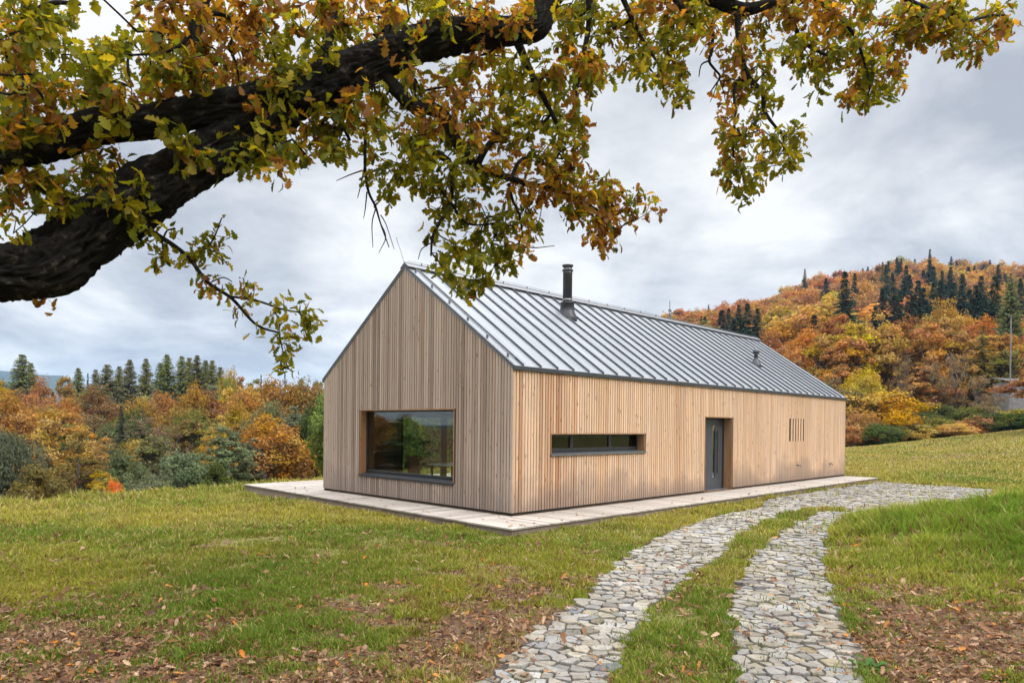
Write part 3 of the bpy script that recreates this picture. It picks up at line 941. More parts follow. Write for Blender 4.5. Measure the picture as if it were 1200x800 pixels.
# trunk (outside the picture, on the left)
V, F, _, _ = limb_mesh([rel((-6.1, 4.3, oak_base.z-.3)), rel((-6.1, 4.3, .25)), rel((-6.05, 4.35, 1.4)), rel((-5.95, 4.45, 2.7)), rel((-6.0, 4.7, 4.2)), rel((-6.3, 5.0, 6.5)), rel((-6.2, 5.4, 9.0))],
                       [.85, .60, .50, .50, .40, .28, .12], 3, .12, 26)
mb = MB(); mb.add(V, F); mb.build('trunk', M_BARK, oak, smooth=True)
px_limb('limb', [(-60, 326, 31), (-10, 322, 31), (40, 317, 32), (62, 308, 37), (84, 289, 34), (110, 270, 35), (150, 242, 33), (176, 222, 35), (200, 209, 29), (240, 187, 27), (290, 158, 24), (335, 125, 22)], 17,
        pre=[((-5.95, 4.5, 2.5), .36), ((-5.0, 4.9, 2.75), .27)], rough=.17)
px_limb('limb', [(-40, 182, 24), (0, 177, 22), (60, 166, 20.5), (120, 148, 19), (185, 142, 18), (240, 130, 18), (290, 124, 21), (340, 112, 27), (375, 102, 26), (400, 91, 26), (450, 70, 19), (505, 47, 20), (570, 38, 16.5), (615, 36, 14), (631, 30, 14), (640, 8, 12), (668, -18, 11), (740, -28, 10), (820, -8, 9), (868, 11, 7), (905, 4, 5), (960, -6, 3)], 23,
        pre=[((-5.98, 4.65, 3.9), .32), ((-5.0, 5.1, 4.1), .24)], rough=.16)
SUB = [  # name, pixel course, radii
    [(22, 150, 5), (27, 110, 4.6), (27, 50, 4.2), (31, -40, 3.6)],
    [(235, 128, 8), (231, 95, 6.5), (229, 50, 6), (236, 15, 6), (255, -40, 5)],
    [(229, 22, 4), (215, 50, 2.2), (190, 62, 1.7), (150, 65, 1.2)],
    [(378, 95, 8), (380, 70, 7), (388, 30, 5), (403, -40, 4)],
    [(448, 66, 7), (455, 40, 5.5), (455, 0, 5), (450, -60, 4)],
    [(515, 44, 5), (519, 20, 4), (521, -40, 3.5)],
    [(630, 20, 6), (622, -10, 5), (630, -70, 4)],
    [(30, 20, 3), (60, 4, 3), (95, 5, 2)],
    [(240, 15, 3.2), (262, 18, 2.4), (285, 30, 1.8), (303, 44, 1.2)],
    [(440, 80, 9), (468, 108, 8.5), (482, 122, 8), (510, 129, 8), (527, 145, 8.2), (531, 160, 8), (540, 172, 7), (552, 190, 6), (568, 200, 5), (590, 206, 4), (620, 216, 3), (652, 222, 2), (690, 238, 1.3)],
    [(560, 192, 4), (567, 178, 4), (576, 166, 3.5), (584, 155, 3), (600, 147, 2.2), (640, 142, 1.4)],
    [(470, 160, 4.5), (490, 170, 4.5), (520, 185, 4.2), (528, 193, 3), (530, 222, 2.6), (524, 246, 2.4), (508, 275, 1.8), (505, 300, 1)],
    [(522, 188, 2.6), (500, 180, 2), (512, 215, 1.6), (530, 240, 1.5), (548, 262, 1.3), (585, 262, 1)],
    [(600, 207, 2.6), (608, 190, 2), (622, 184, 1.5), (660, 186, 1)],
    [(596, 215, 2), (601, 235, 1.6), (609, 252, 1.3), (612, 268, 1)],
    [(864, 10, 4), (866, 50, 3.2), (876, 88, 3), (893, 108, 2.6), (897, 132, 2.2), (918, 160, 1.2)],
    [(880, 95, 2), (862, 98, 1.8), (861, 140, 1.6), (859, 185, 1)],
    [(905, 5, 3), (925, 18, 2.6), (938, 45, 2.4), (958, 60, 2), (990, 72, 1.2)],
    [(950, 0, 3), (975, 12, 2.6), (1000, 40, 2), (1012, 70, 1.4), (1020, 100, .9)],
    [(960, -6, 3), (1030, -10, 2.8), (1075, 5, 2.4), (1120, 25, 1.8), (1165, 18, 1.2)],
    [(720, -25, 4), (735, 10, 3), (752, 45, 2.2), (775, 80, 1.4)],
    [(770, -22, 4), (800, 10, 3), (812, 30, 1.6)],
    [(690, -22, 5), (690, 30, 3.5), (680, 80, 2.4), (670, 140, 1.6)],
    [(600, 36, 6), (620, 80, 4), (640, 120, 3), (660, 160, 2)],
    [(20, 190, 5), (40, 215, 3), (70, 235, 2)],
    [(170, 225, 5), (165, 200, 3.2), (125, 205, 2)],
    [(300, 135, 5), (320, 160, 3.2), (330, 190, 1.6)],
    [(395, 110, 5), (400, 140, 3), (410, 165, 1.8)],
]
SUBOBJ = []
for i, pts in enumerate(SUB):
    SUBOBJ.append(px_limb('branch', pts, 40+i, n=9, rough=.10, dd=random.uniform(-.05, .05)))
LOWER = [[(163, 262, 3.6), (182, 274, 3), (204, 288, 2.6), (222, 303, 2.4), (244, 331, 2.2), (272, 350, 2), (300, 380, 1.5), (327, 390, 1.1)],
         [(268, 347, 1.5), (300, 352, 1.3), (330, 362, 1.1), (352, 366, .8)],
         [(190, 283, 1.2), (196, 270, 1), (206, 268, .8)], [(221, 298, 1.3), (238, 294, 1), (250, 280, .9), (260, 255, .7)],
         [(327, 388, 1), (330, 405, .8), (335, 425, .6)], [(248, 330, .9), (262, 325, .8), (272, 330, .6)], [(350, 366, .9), (362, 380, .7), (352, 388, .6)]]
for i, pts in enumerate(LOWER):
    px_limb('branch', pts, 80+i, n=8, rough=.06, dd=0)
DEAD = [[(428, 165, 2.2), (428, 200, 1.9), (432, 225, 1.6), (440, 242, 1.4), (446, 262, 1), (456, 290, .6)], [(428, 190, 1.2), (424, 212, .9), (419, 232, .5)], [(430, 225, 1), (428, 245, .7), (426, 256, .4)],
        [(440, 245, .9), (436, 262, .7), (437, 290, .4)], [(446, 262, .9), (452, 278, .7), (444, 296, .4)], [(424, 200, .9), (410, 205, .7), (394, 212, .4)], [(446, 252, .8), (452, 262, .6), (462, 292, .35)],
        [(836, 38, 1.9), (834, 60, 1.7), (831, 72, 1.6), (838, 82, 1.4), (844, 90, 1.2), (838, 100, .9), (831, 110, .6)], [(832, 71, 1.1), (822, 76, .9), (819, 90, .6)], [(843, 90, .8), (838, 106, .6), (832, 120, .4)], [(843, 92, .8), (848, 108, .6), (850, 118, .4)],
        [(608, 250, .9), (614, 280, .8), (622, 290, .7), (650, 288, .4)], [(612, 276, .7), (606, 292, .5)], [(504, 285, .8), (494, 292, .6), (490, 304, .4)]]
for i, pts in enumerate(DEAD):
    px_limb('dead_twig', pts, 120+i, n=6, rough=.03, dd=.02)
NSKEL = len(NODES)

# leaf clusters: seats of the twig ends, spread through the crown's depth
REG = [  # outline, number of clusters, spread in depth
    ([(0,0),(80,0),(95,60),(135,50),(150,40),(160,0),(400,0),(640,0),(640,30),(500,35),(440,55),(340,95),(240,112),(120,130),(60,147),(0,157)], 270, 1.3),
    ([(0,195),(60,190),(138,166),(130,200),(118,240),(70,262),(30,275),(0,278)], 40, .9),
    ([(265,150),(330,128),(400,115),(460,92),(560,62),(640,58),(700,70),(703,95),(690,120),(692,150),(690,200),(650,222),(600,218),(545,212),(505,225),(455,232),(440,205),(425,182),(395,190),(375,182),(347,182),(335,212),(310,205),(290,195),(268,208)], 255, 1.1),
    ([(500,215),(560,200),(620,220),(655,225),(640,250),(628,288),(612,305),(582,318),(560,350),(540,345),(515,322),(505,290),(515,262),(500,240)], 66, .7),
    ([(650,190),(690,195),(735,215),(775,245),(770,260),(735,265),(720,290),(700,295),(690,270),(662,250),(645,225)], 46, .6),
    ([(640,0),(830,0),(835,40),(815,55),(790,60),(805,80),(805,120),(790,122),(765,105),(740,92),(715,88),(700,92),(660,70)], 100, 1.0),
    ([(820,0),(960,0),(1000,10),(985,60),(970,75),(980,100),(960,112),(930,92),(905,62),(905,95),(928,130),(945,165),(958,188),(940,196),(902,200),(895,215),(880,235),(860,238),(845,225),(838,200),(845,170),(840,150),(850,120),(845,80),(828,60)], 128, .8),
    ([(950,0),(1120,0),(1130,40),(1090,45),(1060,55),(1050,75),(1060,95),(1055,118),(1010,132),(992,125),(985,80),(960,50)], 90, .8),
    ([(1050,0),(1190,0),(1185,30),(1175,45),(1150,70),(1135,72),(1110,60),(1060,50)], 42, .6),
    ([(-500,-330),(900,-330),(1200,-120),(1180,-6),(0,-6),(-60,140),(-500,60)], 560, 2.2),
]
HOLES = [(112,22,26),(165,25,12),(205,60,10),(85,125,14),(60,120,8),(140,220,10),(30,255,8),(520,4,6),(690,55,9),(150,75,7),(470,170,6),(240,40,6),(640,230,8),(560,225,9),(590,240,8),(735,12,10),(770,42,7),(905,28,12),(890,15,5),(945,20,7),(1035,10,7),(300,12,6),(340,45,5)]
rg = np.random.default_rng(5)
CL = []; CPX = []
for poly, n, dep in REG:
    P = np.array(poly); lo = P.min(0); hi = P.max(0)
    got = 0; tries = 0; acc = []
    mind = math.sqrt(abs(sum(P[i-1][0]*P[i][1]-P[i][0]*P[i-1][1] for i in range(len(P)))/2)/n)*.55
    while got < n and tries < 60000:
        tries += 1
        x, y = rg.uniform(lo, hi)
        if not inpoly(np.array([x]), np.array([y]), poly)[0]: continue
        if any((x-a)**2+(y-b)**2 < r*r for a, b, r in HOLES) and rg.random() < .93: continue
        if any((x-a)**2+(y-b)**2 < mind*mind for a, b in acc): continue
        acc.append((x, y))
        d = dpx(x)+rg.uniform(-dep*.45, dep*.8)
        if y < 0: d = dpx(x)+rg.uniform(-1.5, 3.5)
        CL.append(rel(at(x, y, d))); CPX.append((x, y)); got += 1
for x, y, n in [(168,282,2),(186,305,2),(190,300,1),(202,272,1),(176,278,1),(184,316,1),(236,290,2),(232,310,1),(246,276,2),(256,293,2),(264,297,1),(256,262,1),(214,308,2),(226,300,1),(237,332,2),(244,340,1),(262,336,2),(286,342,3),(296,356,1),(290,330,1),(274,362,1),(320,366,2),(330,380,2),(344,392,2),(358,362,3),(368,372,2),(362,390,2),(336,412,2),(330,425,2),(340,430,1),(352,398,1),(300,388,1),(50,352,2),(190,392-90,1)]:
    for k in range(n):
        d = dpx(x)+rg.uniform(-.10, .10)
        CL.append(rel(at(x+rg.uniform(-4, 4), y+rg.uniform(-4, 4), d))); CPX.append((x, y))
# sprigs that grow from the limbs themselves and hang before them
for x, y, n in [(125,142,2),(140,150,1),(185,146,2),(200,155,2),(215,170,3),(225,185,2),(240,180,2),(250,190,1),(165,210,2),(160,240,2),(165,258,2),(290,116,2),(325,116,2),(345,100,2),(20,160,3),(35,150,2),(12,150,2),(455,60,1),(600,30,3),(615,20,2),(560,55,3),(420,105,2),(410,130,2),(470,75,1),(140,128,1),(60,150,2)]:
    for k in range(n):
        CL.append(rel(at(x+rg.uniform(-7, 7), y+rg.uniform(-6, 6), dpx(x)-rg.uniform(.22, .45)))); CPX.append((x, y-400))
C = np.array([list(c) for c in CL]); SK = np.array([list(c) for c in NODES])
# greedy connection: each cluster hangs from the nearest wood
dmin = np.array([np.sqrt(((SK-c)**2).sum(1)).min() for c in C])
order = np.argsort(dmin)
pos = np.concatenate([SK, C]); parent = {}
have = np.zeros(len(pos), bool); have[:NSKEL] = True
for i in order:
    k = NSKEL+i
    w = np.sqrt(((pos-C[i])**2).sum(1)); w[~have] = 1e9
    w[:NSKEL] += np.maximum(0, np.array(NRAD)-.05)*1.5
    parent[k] = int(w.argmin()); have[k] = True
cnt = {}
for i in order[::-1]:
    k = NSKEL+i
    cnt[k] = cnt.get(k, 0)+1
    p = parent[k]
    if p >= NSKEL: cnt[p] = cnt.get(p, 0)+cnt[k]
mb = MB()
TWD = {}
for i in order:
    k = NSKEL+i; p = parent[k]
    a = Vector(pos[p]); b = Vector(pos[k]); ln = (b-a).length
    r1 = .0028*cnt[k]**.45; r0 = r1*1.25+.0006
    if p < NSKEL: r0 = min(r0*1.2, max(NRAD[p], .004))
    mid = (a+b)/2+Vector(rg.normal(0, .07*ln, 3))+Vector((0, 0, .06*ln))
    m1 = a*.5625+mid*.375+b*.0625; m3 = a*.0625+mid*.375+b*.5625
    m2 = a*.25+mid*.5+b*.25
    mb.tube([a, m1, m2, m3, b], [r0, r0*.75+r1*.25, (r0+r1)/2, r0*.25+r1*.75, r1], 5, cap=False)
    TWD[k] = (b-m3).normalized() if ln > 1e-4 else Vector((0, 0, -1))
mb.build('twigs', M_BARK, oak, smooth=True)

# oak leaves: lobed, folded along the midrib, curled
ST = np.array([0, .10, .20, .30, .42, .52, .65, .74, .86, .95, 1.0])
HWD = np.array([.010, .05, .15, .085, .25, .125, .30, .17, .24, .11, .0])
def make_leaves(base, direc, normal, length, col, curl, fold, width, rng):
    n = len(base); m = len(ST)
    direc = direc/np.linalg.norm(direc, axis=1, keepdims=True)
    side = np.cross(normal, direc); side /= np.maximum(np.linalg.norm(side, axis=1, keepdims=True), 1e-6)
    nor = np.cross(direc, side)
    V = np.zeros((n, 3, m, 3))
    for j in range(m):
        t = ST[j]; h = HWD[j]
        ax = base + direc*(length*t*(1-.15*curl*t))[:, None] - nor*(length*curl*t*t*.5)[:, None]
        jit = 1+rng.normal(0, .14, n)
        V[:, 1, j] = ax
        V[:, 0, j] = ax + (side*np.cos(fold)[:, None]+nor*np.sin(fold)[:, None])*(length*width*h*jit)[:, None]
        V[:, 2, j] = ax + (-side*np.cos(fold)[:, None]+nor*np.sin(fold)[:, None])*(length*width*h*jit)[:, None]
    V = V.reshape(-1, 3)
    b = (np.arange(n)*3*m)[:, None]
    j = np.arange(m-1)[None, :]
    q1 = np.stack([b+j, b+j+1, b+m+j+1, b+m+j], -1).reshape(-1, 4)
    q2 = np.stack([b+m+j, b+m+j+1, b+2*m+j+1, b+2*m+j], -1).reshape(-1, 4)
    T = np.repeat(col, 3*m, axis=0)
    return V, np.concatenate([q1, q2]), T
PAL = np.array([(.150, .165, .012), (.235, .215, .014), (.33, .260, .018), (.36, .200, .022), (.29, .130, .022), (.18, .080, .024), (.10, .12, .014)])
lb = []; ld = []; lnn = []; ll = []; lc = []
for i in range(len(C)):
    k = NSKEL+i
    x, y = CPX[i]
    limb_near = y < -300 and y > -420
    if y < -6 and not limb_near: n = int(rg.integers(6, 10)); big = 1.25
    else: n = int(rg.integers(12, 23)); big = 1.0
    if limb_near: n = int(rg.integers(3, 7)); y += 400
    lower = (y > 245 and x < 400)
    if lower: n = int(rg.integers(7, 12))
    fz = fbm(np.array([x/70.+3]), np.array([y/70.+9]), 31, 3)[0]
    # brown towards the limb, green-yellow at the tips
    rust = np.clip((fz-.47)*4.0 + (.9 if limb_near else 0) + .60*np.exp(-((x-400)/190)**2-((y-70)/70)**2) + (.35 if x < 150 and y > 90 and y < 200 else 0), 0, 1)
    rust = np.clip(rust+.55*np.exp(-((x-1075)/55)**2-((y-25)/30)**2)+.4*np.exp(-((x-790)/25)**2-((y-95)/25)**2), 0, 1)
    dirv = np.array(TWD[k])
    for q in range(n):
        v = rg.normal(0, 1, 3); v /= np.linalg.norm(v)
        v = v*.85+dirv*.45+np.array([0, 0, -.42]); v /= np.linalg.norm(v)
        lb.append(np.array(C[i])+rg.normal(0, .042, 3)-dirv*rg.uniform(0, .16))
        ld.append(v)
        nn = rg.normal(0, .7, 3)+np.array([0, -.1, 1.0]); lnn.append(nn)
        ll.append(rg.uniform(.066, .132)*big*(.85 if lower else 1)*(1.12 if limb_near else 1))
        u = rg.random()
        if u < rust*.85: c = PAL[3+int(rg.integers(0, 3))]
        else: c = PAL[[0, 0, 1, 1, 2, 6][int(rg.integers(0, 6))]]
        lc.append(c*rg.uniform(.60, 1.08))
n = len(lb)
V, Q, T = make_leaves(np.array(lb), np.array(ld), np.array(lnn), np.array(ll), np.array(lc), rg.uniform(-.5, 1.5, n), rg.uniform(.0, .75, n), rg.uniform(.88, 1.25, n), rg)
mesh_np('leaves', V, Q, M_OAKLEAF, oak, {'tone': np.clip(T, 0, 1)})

# ------------------------------------------------------------------ forest trees
def leaf_quads(P, Nn, size, rng, aspect=1.5):
    n = len(P)
    a = np.cross(Nn, rng.normal(0, 1, (n, 3))); a /= np.maximum(np.linalg.norm(a, axis=1, keepdims=True), 1e-6)
    b = np.cross(Nn, a); b /= np.maximum(np.linalg.norm(b, axis=1, keepdims=True), 1e-6)
    s = size[:, None]
    bend = Nn*s*rng.normal(0, .22, (n, 1))
    V = np.stack([P-a*s*aspect*.5, P-b*s*.42+bend, P+a*s*aspect*.5, P+b*s*.42+bend], 1).reshape(-1, 3)
    Q = np.arange(n*4).reshape(-1, 4)
    return V, Q

def broad(seed, n, h, w, cb, nl, leaf, shape='round', shell=.55):
    """crown of leaf clumps on irregular lobes, and a trunk with limbs reaching them"""
    rng = np.random.default_rng(seed)
    lobes = []
    for i in range(nl):
        for _ in range(30):
            u = rng.normal(0, 1, 3); u /= np.linalg.norm(u); u *= rng.uniform(.25, 1)**.6
            zz = cb+(h-cb)*(.5+.46*u[2])
            k = (zz-cb)/(h-cb)
            if shape == 'round': rad = math.sqrt(max(0, 1-(2*k-.9)**2))
            elif shape == 'column': rad = min(1, 1.6*math.sqrt(max(0.02, 1-k)))*min(1, .5+2*k)
            elif shape == 'cone': rad = (1-k)**.8*1.05+.05
            else: rad = min(1, .35+1.2*k)*math.sqrt(max(.05, 1-k**3))
            x = u[0]*w/2*rad; y = u[1]*w/2*rad
            r = rng.uniform(.10, .20)*w*(.72 if shape != 'round' else 1)
            if all((x-a)**2+(y-b)**2+(zz-c)**2 > (.5*(r+q))**2 for a, b, c, q in lobes): break
        lobes.append((x, y, zz, r))
    Lb = np.array(lobes)
    wgt = Lb[:, 3]**2; wgt /= wgt.sum()
    which = rng.choice(len(Lb), n, p=wgt)
    D = rng.normal(0, 1, (n, 3)); D /= np.linalg.norm(D, axis=1, keepdims=True)
    D[:, 2] = np.where(D[:, 2] < -.3, D[:, 2]*.5, D[:, 2])
    rr = rng.uniform(shell**3, 1.25, n)**(1/3)
    # ragged lobes
    rag = 1+.28*np.sin(D[:, 0]*5+which)+.22*np.sin(D[:, 1]*7+which*2.1)+.2*np.sin(D[:, 2]*6+which*.7)
    P = Lb[which, :3]+D*(Lb[which, 3]*rr*rag)[:, None]*np.array([1, 1, .82])
    Nn = D+rng.normal(0, .55, (n, 3))+np.array([0, 0, .25]); Nn /= np.linalg.norm(Nn, axis=1, keepdims=True)
    V, Q = leaf_quads(P, Nn, leaf*rng.uniform(.55, 1.35, n), rng)
    lob = rng.random((len(Lb), 3))
    T = np.clip(lob[which]*.55+rng.random((n, 3))*.45, 0, 1)
    T = np.repeat(T, 4, axis=0)
    tm = MB()
    tr = h*.017+.03
    pts = [(0, 0, -1.5)]; k = 7
    for i in range(1, k+1):
        z = (h*.74)*i/k; pts.append((rng.normal(0, .012*h), rng.normal(0, .012*h), z))
    tm.tube(pts, [tr*1.3]+[tr*(1-.9*i/k) for i in range(1, k+1)], 8)
    for (x, y, z, r) in lobes[:14]:
        z0 = max(.12*h, z-math.hypot(x, y)*rng.uniform(.8, 1.3)-.06*h)
        p0 = Vector((0, 0, z0)); p1 = Vector((x, y, z))
        tm.tube([p0, p0.lerp(p1, .5)+Vector((0, 0, -.02*h)), p1, p1+Vector((x*.12, y*.12, r*.6))], [tr*.5, tr*.34, tr*.2, tr*.08], 5, cap=False)
    return (V, Q, T), tm

def spruce(seed, h, w, nb, bare_=.1, droop=.28, leaf=.4, taper=.9):
    """nb branches set at irregular heights, each a drooping spray of needle fans"""
    rng = np.random.default_rng(seed)
    P = []; A = []; Sz = []; T = []
    for i in range(nb):
        k = min(.985, .02+rng.random())
        z = h*(bare_+(1-bare_)*k)
        rad = w/2*((1-k)**taper)*rng.uniform(.55, 1.15)+.10
        a = rng.uniform(0, 2*PI); t3 = rng.random(3)
        m = max(2, int(rad/(leaf*.42)))
        for q in range(m):
            f = (q+.7)/m
            zz = z-droop*rad*f**1.3+.12*rad*f**3
            for sd in (-1, 0, 1):
                off = sd*leaf*.45*(1.15-f)
                P.append((math.cos(a)*rad*f-math.sin(a)*off, math.sin(a)*rad*f+math.cos(a)*off, zz-abs(sd)*.10*leaf))
                aa = a+sd*.7
                A.append((math.cos(aa), math.sin(aa), rng.uniform(-.95, -.15))); Sz.append(leaf*(1-.5*k)*rng.uniform(.7, 1.25)); T.append(t3*.6+rng.random(3)*.4)
    P = np.array(P); A = np.array(A); A /= np.linalg.norm(A, axis=1, keepdims=True)
    up = np.array([0, 0, 1.])+rng.normal(0, .35, P.shape)
    B = np.cross(up, A); B /= np.linalg.norm(B, axis=1, keepdims=True)
    s = np.array(Sz)[:, None]
    V = np.stack([P-A*s*.55, P-B*s*.27+[0, 0, .02], P+A*s*.7, P+B*s*.27], 1).reshape(-1, 3)
    Q = np.arange(len(P)*4).reshape(-1, 4)
    tm = MB(); tm.tube([(0, 0, -1.5), (0, 0, h*.5), (0, 0, h*.985)], [h*.017, h*.010, .015], 7)
    return (V, Q, np.repeat(np.clip(np.array(T), 0, 1), 4, axis=0)), tm

PROTO = {}
def proto(key, pair, h, w):
    (V, Q, T), tm = pair
    cm = mesh_np('crown', V, Q, M_CROWN, attrs={'tone': T}, matrix='data')
    to = tm.build('trunk', M_TRUNK)
    td = to.data; bpy.data.objects.remove(to)
    PROTO[key] = (cm, td, h, w)
for i in range(4): proto('round%d' % i, broad(100+i, 20000, 12, 10, .9+.3*i, 52, .24), 12, 10)
for i in range(2): proto('airy%d' % i, broad(120+i, 8000, 14, 8, 1.5, 30, .22, 'vase', .2), 14, 8)
for i in range(3): proto('column%d' % i, broad(140+i, 16000, 16, 7, .8, 64, .24, 'column', .4), 16, 7)
for i in range(2): proto('pine%d' % i, spruce(150+i, 18, 7.5, 900, .05, .02, .46, .62), 18, 8)
for i in range(3): proto('bush%d' % i, broad(160+i, 15000, 5, 6, .1, 30, .15), 5, 6)
for i in range(2): proto('spruce%d' % i, spruce(170+i, 18, 7.5, 520, .05, .28, .42), 18, 7.5)
proto('larch0', spruce(180, 18, 7.5, 330, .12, .2, .42), 18, 7.5)
for i in range(3): proto('farbroad%d' % i, broad(200+i, 4600, 12, 10, .4, 26, .46, 'round', .6), 12, 10)
for i in range(2): proto('farspruce%d' % i, spruce(210+i, 18, 8.5, 420, .03, .28, .58, 1.0), 18, 7.5)
for i in range(2): proto('bare%d' % i, broad(220+i, 2200, 12, 7, 1.5, 34, .17, 'vase', .1), 12, 7)

COLS = {  # base colours of the foliage
    'orange': (.42, .175, .036), 'rust': (.29, .125, .045), 'amber': (.44, .230, .045), 'gold': (.48, .30, .035), 'brown': (.33, .165, .050),
    'olive': (.195, .165, .042), 'green': (.080, .100, .027), 'yellowgreen': (.34, .25, .028), 'spruce': (.048, .070, .046), 'pine': (.16, .17, .065), 'pinegreen': (.15, .16, .042), 'leafgreen': (.15, .19, .035),
    'willow': (.125, .142, .072), 'greygreen': (.17, .17, .075), 'bareb': (.24, .17, .088), 'tan': (.40, .235, .062), 'goldgreen': (.52, .29, .022), 'bright': (.62, .17, .03)}
WORD = {'orange': 'orange', 'rust': 'rusty red-brown', 'amber': 'amber orange', 'gold': 'golden yellow', 'brown': 'brown', 'olive': 'olive', 'green': 'green', 'yellowgreen': 'yellow-green',
        'spruce': 'dark blue-green', 'pine': 'grey-green', 'pinegreen': 'green', 'leafgreen': 'leaf-green', 'willow': 'blue-grey green', 'greygreen': 'grey-green', 'bareb': 'half bare greyish', 'tan': 'tan', 'bright': 'bright orange-red', 'goldgreen': 'yellow-green'}
KIND = {'round': 'broadleaf tree', 'airy': 'thin-crowned tree', 'column': 'slender tree', 'pine': 'pine', 'bush': 'bush', 'spruce': 'spruce', 'larch': 'larch', 'farbroad': 'broadleaf tree', 'farspruce': 'spruce', 'bare': 'bare-branched tree'}
NAMES = {'round': 'broadleaf_tree', 'airy': 'birch_tree', 'column': 'slender_tree', 'pine': 'pine_tree', 'bush': 'bush', 'spruce': 'spruce_tree', 'larch': 'larch_tree', 'farbroad': 'broadleaf_tree', 'farspruce': 'spruce_tree', 'bare': 'bare_tree'}
trng = random.Random(77)
STRETCH = []
def plant(key, col, px, ytop, wpx, d, label, cat=None, group=None, hmin=None, jitter=.12, whole=True):
    stem = key.rstrip('0123456789')
    cm, td, h0, w0 = PROTO[key]
    top = at(px, ytop, d)
    x, y = top.x, top.y
    zb = float(gz(x, y))
    hh = top.z-zb
    if hmin and hh < hmin: zb = top.z-hmin; hh = hmin
    hh = max(hh, .8)
    ww = wpx/817*d
    root = empty(NAMES[stem], (x, y, zb), trng.uniform(0, 2*PI))
    STRETCH.append((hh/h0)/(ww/w0))
    sc = (ww/w0*1.0, ww/w0*1.0, hh/h0)
    root.scale = sc
    tag(root, label, cat or ('bush' if stem == 'bush' else 'tree'), group)
    c = bpy.data.objects.new('crown', cm); link(c, root)
    b = COLS[col]
    if x < -3 and col in ('orange', 'rust', 'amber', 'gold'):
        b = tuple(.80*q+.20*w for q, w in zip(b, (.22, .19, .06)))
    j = [trng.uniform(1-jitter, 1+jitter) for _ in range(3)]
    k = trng.uniform(.74, 1.14)
    c.color = (b[0]*j[0]*k, b[1]*j[1]*k, b[2]*j[2]*k, 1)
    if whole:
        t = bpy.data.objects.new('trunk', td); link(t, root)
    return root

